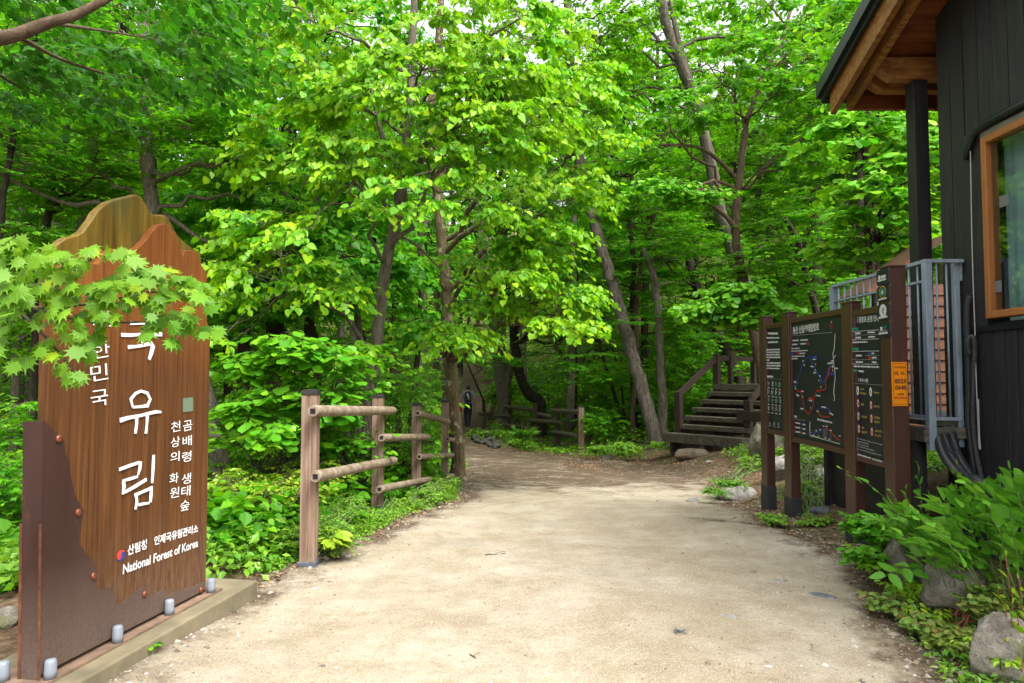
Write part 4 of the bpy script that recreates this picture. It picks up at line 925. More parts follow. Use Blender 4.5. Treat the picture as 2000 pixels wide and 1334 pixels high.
for a, b in (((1743.5, 710), (1768.5, 710)), ((1768.5, 710), (1771.5, 790)), ((1771.5, 790), (1746.5, 790)), ((1746.5, 790), (1743.5, 710))):
    strip(mb, [fp(*a) + NF * .001, fp(*b) + NF * .001], [.0012] * 2, Vector((1, 0, 0)), UPZ, NF, .0008, 0)
mb.build('plate_lettering', ['ink_brown', 'ink_red'], pl)

# ------------------------------------------------------------------ dark timber building with a porch roof
def boardmat():
    m, nt, out = nodes('dark_boards'); v = coords(nt, (22, 22, 1.0)); f = noise(nt, v, 1.6, 6, .65, .4)
    c = ramp(nt, f, [(.3, (.011, .0105, .012)), (.55, (.020, .0195, .022)), (.75, (.036, .035, .038))])
    c = mixc(nt, ramp(nt, noise(nt, coords(nt, (3, 3, 1)), 1.6, 6, .7), [(.5, (0, 0, 0)), (.7, (.6, .6, .6))]), c, (.032, .026, .022))
    bsdf(nt, out, c, .55, bump(nt, f, .35, .004), .35); return m
M['dark_boards'] = boardmat()
M['dark_trim'] = simple('dark_trim', (.012, .0115, .012), .55, .3, 8, stretch=(4, 4, .5))
M['cedar'] = wood('cedar_beam', (.13, .045, .010), (.24, .10, .028), (.32, .165, .055), .5, (3, 12, 12), 2.0, .3, (.12, .075, .03))
M['cedar_red'] = wood('cedar_stained', (.07, .018, .005), (.13, .036, .009), (.18, .058, .015), .5, (2, 12, 12), 1.5, .3)
M['orange_frame'] = simple('orange_frame', (.30, .115, .032), .5, .14, 6, stretch=(6, 6, .8))
M['roof_metal'] = simple('roof_metal', (.018, .022, .025), .32, .2, 3, .5, .5, .05)
M['weathered'] = wood('weathered_grey', (.055, .05, .04), (.10, .09, .075), (.15, .14, .115), .8, (2, 20, 20), 1.4, .4, (.05, .065, .03))
M['railing_paint'] = simple('railing_paint', (.23, .28, .34), .4, .22, 6, .5, bmp=.08, stretch=(5, 5, 1))
WX = 3.85; WY1 = 6.04
root = thing('dark_timber_house', 'dark vertical board house with an orange framed window and a porch roof', 'house', (WX, WY1, h1(WX, WY1)))
win = dict(y0=4.35, y1=5.47, z0=PX(1932, 623, WX).z, z1=PX(1919, 273, WX).z)
mb = MB(); g = random.Random(2)
mb.box((WX + .02, 2.0, -.3), (WX + .25, 4.30, 5.6)); mb.box((WX + .02, 5.49, -.3), (WX + .25, WY1 - .03, 5.6)); mb.box((WX + .02, 4.30, -.3), (WX + .25, 5.49, win['z0'] - .03)); mb.box((WX + .02, 4.30, win['z1'] + .02), (WX + .25, 5.49, 5.6))
mb.box((WX + .25, WY1 - .2, -.3), (9.0, WY1 - .03, 5.6)); mb.box((8.8, 2.0, -.3), (9.0, WY1 - .2, 5.6)); mb.box((WX + .25, 2.0, -.3), (8.8, 2.15, 5.6))
mb.build('wall', 'dark_trim', root)
mb = MB(); y = WY1 + .015
while y > 2.0:
    w = .175; y0 = y - w; dx = g.uniform(0, .006)
    if y0 < win['y1'] + .03 and y > 4.3:
        mb.box((WX - .002 - dx, y0 + .004, win['z1'] + .10), (WX + .02, y - .004, 5.55))
    else:
        mb.box((WX - .002 - dx, y0 + .004, win['z0'] - .05), (WX + .02, y - .004, 5.55))
    y = y0
y = 5.72
while y > 2.0:
    y0 = y - .135; mb.box((WX - .004 - g.uniform(0, .006), y0 + .004, -.2), (WX + .02, y - .004, win['z0'] - .10)); y = y0
mb.box((WX - .010, 5.735, -.2), (WX + .02, WY1 + .015, win['z0'] - .052))
mb.box((WX - .02, 5.48, win['z0'] - .052), (WX + .02, 5.70, win['z1'] + .10))
mb.build('board_cladding', 'dark_boards', root)
mb = MB(); mb.box((WX - .03, 2.0, win['z0'] - .10), (WX + .03, 5.70, win['z0'] - .053)); mb.build('sill_flashing', 'roof_metal', root)
fw = .058; wn = MB(); x0, x1 = WX - .045, WX + .06
for lo, hi in (((x0, win['y1'] - fw, win['z0']), (x1, win['y1'], win['z1'])), ((x0, win['y0'], win['z0']), (x1, win['y0'] + fw, win['z1'])), ((x0, win['y0'] + fw, win['z0']), (x1, win['y1'] - fw, win['z0'] + fw)), ((x0, win['y0'] + fw, win['z1'] - fw), (x1, win['y1'] - fw, win['z1']))): wn.box(lo, hi)
wo = wn.build('window', 'orange_frame', root); bevel(wo, .006)
m, nt, out = nodes('window_glass'); tr = nt.nodes.new('ShaderNodeBsdfTransparent'); tr.inputs[0].default_value = (.74, .80, .82, 1)
gl = nt.nodes.new('ShaderNodeBsdfGlossy'); gl.inputs['Roughness'].default_value = .03; lw = nt.nodes.new('ShaderNodeLayerWeight'); lw.inputs[0].default_value = .5; fr = nt.nodes.new('ShaderNodeMapRange'); nt.links.new(lw.outputs['Facing'], fr.inputs[0]); fr.inputs[3].default_value = .02; fr.inputs[4].default_value = .22
mx = nt.nodes.new('ShaderNodeMixShader'); nt.links.new(fr.outputs[0], mx.inputs[0]); nt.links.new(tr.outputs[0], mx.inputs[1]); nt.links.new(gl.outputs[0], mx.inputs[2]); nt.links.new(mx.outputs[0], out.inputs[0]); M['glass'] = m
mb = MB(); mb.box((WX + .0, win['y0'] + fw - .005, win['z0'] + fw - .005), (WX + .008, win['y1'] - fw + .005, win['z1'] - fw + .005)); mb.build('pane', 'glass', wo)
M['curtain'] = simple('curtain_teal', (.42, .56, .52), .9, .15, 3); M['inner'] = simple('inner_dark', (.02, .025, .035), .8, .2)
mb = MB(); ny_ = 60; yy2 = np.linspace(4.3, 5.47, ny_); xx2 = WX + .16 + .018 * np.sin(yy2 * 55) + .01 * np.sin(yy2 * 23)
V = [(x, y, z) for z in (win['z0'] - .02, win['z1']) for x, y in zip(xx2, yy2)]
mb.add(V, [np.array([(i, i + 1, ny_ + i + 1, ny_ + i) for i in range(ny_ - 1)])]); mb.build('curtain', 'curtain', wo)
mb = MB()
for (px, py) in ((1961, 392), (1947, 560)):
    p = PX(px, py, WX - .003); mb = MB(); mb.box((WX - .004, p.y - .05, p.z - .045), (WX - .001, p.y + .05, p.z + .045)); mb.build('tape_patch', simple('tape', (.13, .14, .14), .5, .1), wo)
mb = MB(); mb.box((WX - .03, 4.3, win['z1'] + .004), (WX + .02, 5.49, win['z1'] + .05)); mb.build('head_trim', simple('head_trim_beige', (.17, .16, .13), .6, .2), wo)
mb = MB(); mb.tube([(WX - .06, 4.2, win['z1'] + .085), (WX - .06, 5.36, win['z1'] + .085), (WX - .055, 5.50, win['z1'] + .06), (WX - .05, 5.59, win['z1'] - .02), (WX - .04, 5.64, win['z1'] - .12)], .028, 10); mb.build('conduit', 'roof_metal', root, True)
# roof over the porch, sloping down away from the path head
sl = .40; YE = 6.94; ZE = P(1634, 187, 6.94).z
def zr(y): return ZE + sl * (YE - y)
RY = 3.3
def slab(mb, xa, xb, ya, yb, t0, t1, mi=0): mb.hexa([(xa, ya, zr(ya) + t0), (xb, ya, zr(ya) + t0), (xb, yb, zr(yb) + t0), (xa, yb, zr(yb) + t0), (xa, ya, zr(ya) + t1), (xb, ya, zr(ya) + t1), (xb, yb, zr(yb) + t1), (xa, yb, zr(yb) + t1)], mi)
mb = MB(); slab(mb, 3.27, 9.4, RY, 7.02, .045, .13); slab(mb, 3.20, 3.27, RY, 7.06, .06, .20); slab(mb, 3.235, 3.27, RY, 7.03, -.005, .06)
for k_ in range(14): slab(mb, 3.27 + .42 * k_, 3.30 + .42 * k_, RY, 7.04, .13, .165)
slab(mb, 3.27, 9.4, 7.02, 7.08, .03, .16)
mb.hexa([(3.2, RY, zr(RY) + .05), (9.4, RY, zr(RY) + .05), (9.4, .8, zr(RY) - .95), (3.2, .8, zr(RY) - .95), (3.2, RY, zr(RY) + .2), (9.4, RY, zr(RY) + .2), (9.4, .8, zr(RY) - .8), (3.2, .8, zr(RY) - .8)][::1])
rf = mb.build('roof', 'roof_metal', root)
mb = MB(); slab(mb, 3.29, 3.35, RY, YE, -.20, .04); bg = mb.build('barge_board', 'cedar', rf); bevel(bg, .004)
for xa in (3.44, 4.35, 5.3): mb = MB(); slab(mb, xa, xa + .06, RY, YE - .03, -.19, -.02); bevel(mb.build('rafter', 'cedar_red' if xa > 3.5 else 'cedar', rf), .004)
mb = MB(); slab(mb, 3.35, 9.2, RY, YE, -.018, .03); mb.build('soffit', 'cedar_red', rf)
mb = MB(); mb.box((3.5, YE - .06, zr(YE) - .16), (9.2, YE + .0, zr(YE) - .02)); mb.build('eave_board', 'cedar_red', rf)
def purlin(y, zb, zt, tip):
    """beam running out from the wall with a chamfered end"""
    pr = [(tip, zb + .10), (tip, zt), (9.0, zt), (9.0, zb), (tip + .16, zb), (tip + .03, zb + .09)]
    mb = MB(); mb.prism([Vector((x, y - .06, z)) for x, z in pr], Vector((0, .12, 0))); bevel(mb.build('purlin', 'cedar', root), .006)
p = P(1740, 158, 6.46); purlin(6.46, p.z, p.z + .21, P(1704, 120, 6.46).x); p = P(1740, 181, 6.72); purlin(6.72, p.z, p.z + .19, P(1686, 150, 6.72).x)
mb = MB(); px_ = P(1793, 300, 6.5).x; mb.box((px_ - .068, 6.43, 1.02), (px_ + .068, 6.57, P(1740, 158, 6.46).z - .001)); bevel(mb.build('porch_post', 'dark_boards', root), .004)
# deck and skirt
mb = MB(); x = 3.47; mb.box((3.45, 5.74, .93), (3.53, 7.62, 1.05)); mb.box((3.53, 5.74, .96), (3.84, 5.80, 1.05)); mb.box((3.53, 5.80, 1.06), (5.4, 7.62, 1.10)); mb.box((3.86, 6.1, .96), (5.4, 6.2, 1.05)); mb.build('deck', 'weathered', root)
mb = MB(); z = -.15; k_ = 0
while z < .92: mb.box((3.50 + .008 * (k_ % 2), 5.95, z), (3.53, 7.6, min(z + .165, .925))); z += .17; k_ += 1
mb.box((3.46, 7.55, -.2), (3.54, 7.63, .93)); mb.box((3.46, 5.88, -.2), (3.55, 5.95, .93)); mb.build('skirt_boards', 'dark_boards', root)

# steel railing round the porch
root = thing('steel_railing', 'pale blue grey steel railing with vertical bars round the porch deck', 'railing', (3.5, 5.75, 1.1))
zt = 2.44; zb = 1.12; Yn, Yf = 5.76, 7.45; Xr = 3.52
mb = MB(); mb.box((Xr - .03, Yn - .03, .86), (Xr + .03, Yn + .03, zt)); bevel(mb.build('corner_post', 'railing_paint', root), .004)
mb = MB(); mb.box((Xr - .03, Yf - .03, .90), (Xr + .03, Yf + .03, zt)); bevel(mb.build('corner_post', 'railing_paint', root), .004)
mb = MB(); mb.box((WX - .075, Yn + .03, .88), (WX - .03, Yn + .08, zt)); bevel(mb.build('wall_post', 'railing_paint', root), .004)
mb = MB(); mb.box((WX - .012, Yn + .02, zt - .15), (WX - .0125 - .02, Yn + .13, zt + .02)); bevel(mb.build('fixing_plate', 'railing_paint', root), .002)
mb = MB(); mb.box((Xr - .022, Yn + .03, zt + .001), (Xr + .022, Yf, zt + .03)); mb.box((Xr - .03, Yn - .03, zt + .001), (WX - .03, Yn + .029, zt + .03)); mb.build('top_rail', 'railing_paint', root)
mb = MB(); mb.box((Xr - .014, Yn + .03, zb), (Xr + .014, Yf - .03, zb + .025)); mb.build('lower_rail', 'railing_paint', root)
mb = MB(); mb.box((Xr + .03, Yn - .014, zb - .01), (WX - .075, Yn + .014, zb + .015)); mb.build('lower_rail', 'railing_paint', root)
mb = MB(); mb.box((Xr - .012, Yn + .03, zt - .16), (Xr + .012, Yf - .03, zt - .14)); mb.build('middle_rail', 'railing_paint', root)
n = 13
for i in range(1, n): y = Yn + (Yf - Yn) * i / n; mb = MB(); mb.tube([(Xr, y, zb + .02), (Xr, y, zt + .002)], .0085, 8); mb.build('bar', 'railing_paint', root, True)
for i in (1, 2): x = Xr + (WX - .08 - Xr) * i / 3; mb = MB(); mb.tube([(x, Yn, zb), (x, Yn, zt + .002)], .0085, 8); mb.build('bar', 'railing_paint', root, True)

# corrugated conduits and the white cord
M['conduit_black'] = simple('conduit_black', (.025, .027, .03), .42, .2, 20, .5)
M['cord'] = simple('cord_white', (.36, .355, .33), .6, .1)
def conduit(label, pts, r, ribs=True, mat='conduit_black', name='corrugated_conduit', cat='conduit'):
    path = smooth_path(pts, 60 if ribs else 10); mb = MB()
    if ribs:
        seg = np.linalg.norm(np.diff(path, axis=0), axis=1); s = np.concatenate([[0], np.cumsum(seg)]); n = int(s[-1] / .0035)
        q = np.linspace(0, s[-1], n); path = np.stack([np.interp(q, s, path[:, k]) for k in range(3)], -1); rad = r * np.where(np.arange(n) % 4 < 2, 1.0, .86)
    else: rad = r
    mb.tube(path, rad, 12, 0); return tag(mb.build(name, mat, smooth=not ribs), label, cat)
W_ = lambda px, py, x=WX - .04: PX(px, py, x)
conduit('black ribbed conduit clipped upright to the dark wall, nearest the corner of the house', [W_(1896, 575), W_(1890, 600), W_(1889, 640), W_(1891, 700), W_(1893, 760), W_(1892, 820), W_(1897, 870), W_(1904, 915), W_(1908, 950)], .026)
conduit('black ribbed conduit with a small loop at the top, under the window edge', [W_(1893, 690, WX - .05), W_(1891, 668, WX - .07), W_(1899, 658, WX - .06), W_(1904, 680), W_(1902, 740), W_(1901, 820), W_(1906, 880), W_(1918, 940)], .024)
def Q(px, py, Y): return P(px, py, Y)
for k_, (lab, dx, dy) in enumerate((('smooth black pipe, leftmost of the three bending down from under the porch deck', -13, 3), ('ribbed black pipe between two others under the porch deck', 0, 0), ('ribbed black pipe nearest the house wall, bending down from under the porch deck', 14, -2))):
    conduit(lab, [Q(1862 + dx * .2, 812 + dy, 6.1), Q(1852 + dx * .8, 822 + dy, 6.0), Q(1845 + dx, 845 + dy, 5.78), Q(1853 + dx, 880 + dy, 5.68), Q(1872 + dx * .8, 912 + dy, 5.6), Q(1900 + dx * .4, 940 + dy * 2, 5.5), Q(1950, 962 + dy * 3, 5.2), Q(2020, 985 + dy * 3, 4.8)], .036 if k_ else .034, k_ > 0)
conduit('thin white cord hanging down the dark wall beside the window', [W_(1895, 288, WX - .045), W_(1896, 330), W_(1898, 450), W_(1901, 560), W_(1904, 640), W_(1906, 720), W_(1909, 800), W_(1912, 868), W_(1915, 876), W_(1913, 850), W_(1911, 780)], .004, False, 'cord', 'cord', 'cord')

# rear cabin behind the porch
M['clapboard'] = wood('clapboard_orange', (.06, .018, .005), (.10, .032, .009), (.14, .05, .016), .55, (1.2, 1.2, 14), 1.4, .3)
M['stair_rail_b'] = simple('eave_dark', (.05, .024, .012), .6, .3, 6)
root = thing('orange_cabin', 'orange clapboard cabin glimpsed through the porch railing', 'cabin', (5.2, 10.2, h1(5.2, 10.2)))
mb = MB(); z = .1; CX0 = P(1760, 700, 10).x
while z < 2.75: mb.hexa([(CX0, 9.975, z), (8, 9.975, z), (8, 10.1, z), (CX0, 10.1, z), (CX0, 9.998, z + .155), (8, 9.998, z + .155), (8, 10.1, z + .155), (CX0, 10.1, z + .155)]); z += .16
mb.box((CX0, 10.1, .1), (8, 10.6, 2.75)); mb.build('wall', 'clapboard', root)
a = P(1692, 580, 9.6); b = P(1815, 492, 9.6); mb = MB(); d = (b - a)
mb.prism([a, b, b + d * .3, b + d * .3 + Vector((0, 0, .07)), b + Vector((0, 0, .07)), a + Vector((0, 0, .07))], Vector((0, .9, 0))); mb.build('roof', 'stair_rail_b', root)
mb = MB(); mb.beam(a + Vector((0, -.03, .05)), b + Vector((0, -.03, .05)), .03, .06); mb.build('barge_board', 'cedar_red', root)

# ------------------------------------------------------------------ wooden stairs
M['stair'] = wood('stair_wood', (.03, .024, .016), (.068, .056, .040), (.115, .098, .074), .75, (1.5, 14, 14), 1.5, .4, (.045, .05, .028))
M['stair_rail'] = simple('stair_rail_brown', (.028, .016, .011), .6, .35, 6, stretch=(2, 2, 2))
YS = 15.5; A = P(1299, 863, YS); B = P(1447, 875, 14.15); zb_ = A.z + .0
root = thing('wooden_stairs', 'dark weathered wooden stairs with handrails climbing to a landing', 'stairs', A)
dirx = (B - A); dirx.z = 0; SWd = dirx.length; dirx.normalize(); back_ = Vector((-dirx.y, dirx.x, 0))
rise, run = .18, .34
def sv(u, v, z): return A + dirx * u + back_ * v + Vector((0, 0, z - A.z))
def sbox(mb, u0, u1, v0, v1, z0, z1, mi=0): mb.hexa([sv(u0, v0, z0), sv(u1, v0, z0), sv(u1, v1, z0), sv(u0, v1, z0), sv(u0, v0, z1), sv(u1, v0, z1), sv(u1, v1, z1), sv(u0, v1, z1)], mi)
for k_ in range(6):
    z = A.z + .20 + rise * k_; mb = MB()
    sbox(mb, -.03 if k_ == 0 else 0.05, SWd + .03 if k_ == 0 else SWd, run * k_, run * k_ + .31, z - (.20 if k_ == 0 else .10), z); bevel(mb.build('tread', 'stair', root), .01)
zl = A.z + .20 + rise * 6; mb = MB(); sbox(mb, 0.0, SWd + .1, run * 6, run * 6 + 2.0, zl - .12, zl); mb.build('landing', 'stair', root)
mb = MB(); 
for u in (.06, SWd * .5, SWd - .12): sbox(mb, u, u + .07, .1, run * 6, A.z - .3, A.z + .02)
mb.prism([sv(.0, .32, A.z - .2), sv(.0, run * 6 + .1, A.z - .2), sv(.0, run * 6 + .1, zl - .12), sv(.0, .36, A.z + .06)], dirx * .05)
sbox(mb, .1, SWd, run * 6 - .02, run * 6 + .02, A.z - .4, zl - .13); mb.build('stringer', 'stair_rail', root)
def spost(u, v, z0, z1, w=.12): mb = MB(); sbox(mb, u - w / 2, u + w / 2, v - w / 2, v + w / 2, z0, z1); o = mb.build('post', 'stair_rail', root); bevel(o, .012); return o
zt0 = A.z + 1.12
spost(.12, .38, A.z - .4, zt0, .15); spost(.07, run * 6 + .1, A.z, zl + .74, .15); spost(.07, run * 6 + .75, A.z, zl + .72, .11)
spost(.07, run * 6 + 1.95, A.z, zl + .72, .12); spost(SWd * .5, run * 6 + 1.95, A.z, zl + .72, .11)
spost(SWd - .06, .45, A.z - .4, A.z + .98, .15)
mb = MB(); mb.beam(sv(.10, .34, zt0 - .10), sv(.07, run * 6 + .1, zl + .66), .06, .14); mb.build('handrail', 'stair_rail', root); mb = MB(); mb.beam(sv(SWd - .06, .5, A.z + .92), sv(SWd - .04, run * 6, zl + .62), .06, .14)
mb.build('handrail', 'stair_rail', root); mb = MB(); mb.beam(sv(.07, run * 6 + .1, zl + .64), sv(.07, run * 6 + 1.95, zl + .64), .05, .12); mb.build('handrail', 'stair_rail', root); mb = MB(); mb.beam(sv(.07, run * 6 + 1.95, zl + .64), sv(SWd, run * 6 + 1.95, zl + .64), .05, .12)
mb.build('handrail', 'stair_rail', root); mb = MB(); mb.beam(sv(SWd - .26, .34, A.z + .66), sv(SWd + 1.1, .34, A.z + .60), .06, .20); mb.build('handrail', 'stair_rail', root)

# ------------------------------------------------------------------ people
M['skin'] = simple('skin', (.40, .24, .16), .6, .05, 20); M['hair'] = simple('hair_grey', (.06, .06, .065), .7, .3, 30)
M['shirt'] = simple('shirt_grey', (.20, .20, .27), .8, .15, 14); M['trousers'] = simple('trousers_navy', (.012, .015, .035), .8, .2, 14)
M['boot'] = simple('boot_dark', (.03, .03, .03), .7, .2); M['pack'] = simple('pack_black', (.025, .03, .04), .7, .3, 10); M['pack_pale'] = simple('pack_pale', (.42, .45, .45), .6, .1)
M['red_cloth'] = simple('red_cloth', (.55, .035, .025), .7, .2, 12); M['jacket_dark'] = simple('jacket_dark', (.02, .035, .05), .8, .2, 10)
M['orange_cloth'] = simple('orange_cloth', (.55, .14, .03), .7, .2)
def skin_mesh(name, joints, edges, mats, parent, root_i=0, sub=2):
    me = bpy.data.meshes.new(name); me.from_pydata([tuple(j[0]) for j in joints], edges, []); o = bpy.data.objects.new(name, me); C.objects.link(o)
    m = o.modifiers.new('skin', 'SKIN'); m.use_smooth_shade = True
    for i, j in enumerate(joints):
        sv_ = me.skin_vertices[0].data[i]; r = j[1]; sv_.radius = r if isinstance(r, tuple) else (r, r); sv_.use_root = i == root_i
    s = o.modifiers.new('sub', 'SUBSURF'); s.levels = s.render_levels = sub
    bpy.context.view_layer.update(); ev = o.evaluated_get(bpy.context.evaluated_depsgraph_get()); m2 = bpy.data.meshes.new_from_object(ev)
    bpy.data.objects.remove(o); bpy.data.meshes.remove(me); m2.name = name
    m2.materials.clear()
    for mm in mats: m2.materials.append(M[mm])
    o = bpy.data.objects.new(name, m2); C.objects.link(o); o.parent = parent; return o
def hiker(label, loc, stride, la, ra, shirt, trous, pack, pale, hat, hgt=1.7, rz=0, fingers=True):
    root = thing('person', label, 'person', loc); V = Vector; s = hgt / 1.72
    hip = V((0, 0, .93)); J = []; E = []
    def a(p, r, par=None): r = tuple(q * 1.3 for q in r) if isinstance(r, tuple) else (r * 1.35 if r > .02 else r * 1.1); J.append((V(p) * s, tuple(q * s for q in r) if isinstance(r, tuple) else r * s)); i = len(J) - 1; (E.append((par, i)) if par is not None else None); return i
    pel = a((0, 0, .95), (.155, .11)); wa = a((0, .015, 1.10), (.145, .10), pel); ch = a((0, .03, 1.28), (.175, .115), wa); sh = a((0, .035, 1.40), (.13, .085), ch); nk = a((0, .04, 1.49), .052, sh); hd0 = a((0, .055, 1.56), .062, nk)
    hd = a((0, .055, 1.63), (.078, .095), hd0); tp = a((0, .05, 1.70), (.062, .075), hd)
    ends = []
    for sd, arm in ((-1, la), (1, ra)):
        s0 = a((sd * .17, .035, 1.40), .058, sh); el = a(arm[0], .042, s0); wr = a(arm[1], .030, el); ha = a(arm[2], (.026, .038), wr); ends.append((arm[1], arm[2], sd, ha))
        if fingers:
            d = (V(arm[2]) - V(arm[1])).normalized()
            for k in range(4):
                off = V((0, (k - 1.5) * .020, 0)); L = (.065, .075, .072, .055)[k]
                f1_ = a(V(arm[2]) + d * .045 + off, .010, ha); a(V(arm[2]) + d * (.045 + L * .55) + off + V((-sd * .012, 0, 0)), .009, f1_)
            a(V(arm[2]) + d * .03 + V((-sd * .01, .05, 0)), .010, ha)
    for sd, lg in ((-1, stride[0]), (1, stride[1])):
        h0 = a((sd * .09, 0, .88), .088, pel); kn = a(lg[0], .062, h0); an = a(lg[1], .042, kn); he = a(lg[2], .042, an); a(lg[3], .036, he)
    o = skin_mesh('body', J, E, ['skin', shirt, trous, 'boot', 'hair'], root)
    for f in o.data.polygons:
        c = f.center / s
        if c.z > 1.60 or (c.z > 1.52 and c.y < .03): f.material_index = 4
        elif c.z > 1.475: f.material_index = 0
        elif c.z > .965 and (abs(c.x) < .2 or c.z > 1.20): f.material_index = 1
        elif c.z < .12: f.material_index = 3
        elif c.z < .965 and abs(c.x) < .21: f.material_index = 2
        else: f.material_index = 0
    if hat:
        bm = bmesh.new(); bmesh.ops.create_uvsphere(bm, u_segments=20, v_segments=12, radius=.108 * s)
        for v in bm.verts:
            if v.co.z < 0: v.co.z *= .15; v.co.x *= 1.35; v.co.y *= 1.35
            v.co.z *= .9
        me = bpy.data.meshes.new('hat'); bm.to_mesh(me); bm.free(); me.materials.append(M['hair']); [setattr(f, 'use_smooth', True) for f in me.polygons]
        q = bpy.data.objects.new('hat', me); C.objects.link(q); q.parent = root; q.location = V((0, .05, 1.665)) * s
    # face, looking up the trail
    mb = MB(); R0 = V(loc)
    for sx in (-.03, .03): mb.tube([R0 + V((sx, .142, 1.625)) * s, R0 + V((sx, .150, 1.625)) * s], .009, 8)
    mb.build('eye', 'boot', root)
    mb = MB(); mb.tube([R0 + V((0, .142, 1.63)) * s, R0 + V((0, .168, 1.59)) * s, R0 + V((0, .14, 1.58)) * s], [.008, .015, .012], 8); mb.build('nose', 'skin', root, True)
    mb = MB(); mb.tube([R0 + V((-.022, .135, 1.555)) * s, R0 + V((0, .142, 1.553)) * s, R0 + V((.022, .135, 1.555)) * s], .005, 6); mb.build('mouth', simple('lips', (.3, .1, .08)), root, True)
    bm = bmesh.new(); bmesh.ops.create_cube(bm, size=1); bmesh.ops.subdivide_edges(bm, edges=bm.edges, cuts=5, use_grid_fill=True)
    for v in bm.verts:
        p = v.co; k = 1 - .35 * (abs(p.x) * 2) ** 3 - .0; v.co = V((p.x * .27 * (1 - .25 * max(0, p.z)), (p.y * .20) * k, p.z * .46 * (1 - .25 * (abs(p.x) * 2) ** 3)))
        v.co *= 1 + .06 * mnoise.noise(v.co * 12)
    me = bpy.data.meshes.new('backpack'); bm.to_mesh(me); bm.free(); me.materials.append(M[pack]); [setattr(f, 'use_smooth', True) for f in me.polygons]
    bpk = bpy.data.objects.new('backpack', me); C.objects.link(bpk); bpk.parent = root; bpk.location = V((0, -.17, 1.24)) * s; bpk.scale = (s, s, s)
    if pale:
        mb = MB(); w0 = wloc(bpk); mb.tube([w0 + V((-.02, -.115, .13)), w0 + V((.03, -.125, 0)), w0 + V((.06, -.115, -.14))], [.03, .042, .03], 10); mb.build('pocket', pale if isinstance(pale, str) else 'pack_pale', bpk, True)
    mb = MB()
    for sd in (-1, 1): mb.tube([R0 + V((sd * .10, -.09, 1.42)) * s, R0 + V((sd * .12, .03, 1.475)) * s, R0 + V((sd * .12, .15, 1.36)) * s, R0 + V((sd * .13, .12, 1.15)) * s, R0 + V((sd * .13, -.09, 1.08)) * s], .018, 8)
    mb.build('strap', pack, root, True)
    return root
gp = P(914, 829, 28.6); gp.z = h1(gp.x, 28.6) + .012
root = hiker('walking hiker seen from behind in grey shirt with black daypack and red jacket in hand', gp,
      (((-.10, .10, .50), (-.09, .04, .10), (-.09, .03, .04), (-.09, .17, .03)), ((.08, .0, .50), (.06, -.16, .12), (.06, -.18, .06), (.06, -.05, .03))),
      ((-.29, -.02, 1.16), (-.33, .04, .92), (-.335, .06, .84)), ((.28, -.04, 1.15), (.30, .03, .90), (.30, .05, .83)), 'shirt', 'trousers', 'pack', True, True, 1.70)
mb = MB(); o_ = gp + Vector((-.345, .06, .80))
mb.tube([o_ + Vector((.01, 0, .34)), o_ + Vector((-.02, .01, .2)), o_ + Vector((-.03, 0, .05)), o_ + Vector((.03, 0, -.08)), o_ + Vector((.07, 0, -.22))], [.015, .05, .085, .075, .02], 10, wob=.12, seed=2)
tag(mb.build('jacket', 'red_cloth', smooth=True), 'bunched red jacket carried in the left hand of the walking hiker', 'jacket')
gp2 = P(899, 735, 43); gp2.z = h1(gp2.x, 43) + .012
hiker('second hiker in dark clothes farther up the trail, half hidden by the lichen spotted trunk', gp2,
      (((-.09, .05, .50), (-.09, .0, .10), (-.09, -.02, .04), (-.09, .12, .03)), ((.09, .08, .50), (.09, .0, .10), (.09, -.02, .05), (.09, .12, .03))),
      ((-.27, -.02, 1.16), (-.28, .10, .95), (-.27, .15, .90)), ((.27, -.02, 1.15), (.28, .06, .92), (.28, .08, .84)), 'jacket_dark', 'boot', 'jacket_dark', 'orange_cloth', True, 1.72, fingers=True)
# ------------------------------------------------------------------ vegetation
def path3(pts, dy=None): return [P(*p) for p in pts]
def tree(label, bark_, pts, r0, r1, crowns, sp, leaf, limbs=8, seed=1, cat='tree', name='tree', group=None, lsc=1.0, extra=(), tzr=(.22, .97), flare=1.35):
    pp = path3(pts); g0 = h1(pp[0].x, pp[0].y)
    if pp[0].z > g0 + .05: pp = [Vector((pp[0].x, pp[0].y, g0 - .1))] + pp
    else: pp[0].z = min(pp[0].z, g0) - .1
    path = smooth_path(pp, 5); n = len(path); g = rng(seed)
    path[1:-1] += g.normal(size=(n - 2, 3)) * r0 * .10
    rad = np.linspace(r0, r1, n); rad[0] *= flare; rad[1:3] *= 1 + (flare - 1) * .4
    root = thing(name, label, cat, (path[0][0], path[0][1], g0), group)
    tb = MB(); tb.tube(path, rad, 12, 0, True, .045, seed)
    for pts2, a, b in extra: q = smooth_path(path3(pts2), 4); tb.tube(q, np.linspace(a, b, len(q)), 7, 0, False, .04, seed + 3)
    cl = [ell(g, P(px, py, Y), (rx, ry, rz), K) for px, py, Y, rx, ry, rz, K in crowns]
    cb = MB()
    if cl: make_crown(cb, tb, path, rad, np.concatenate(cl), sp, seed + 7, limbs, lsc, tzr=tzr)
    tb.build('trunk', bark_, root, True)
    if cl: cb.build('crown', [leaf, 'twig'], root)
    return root

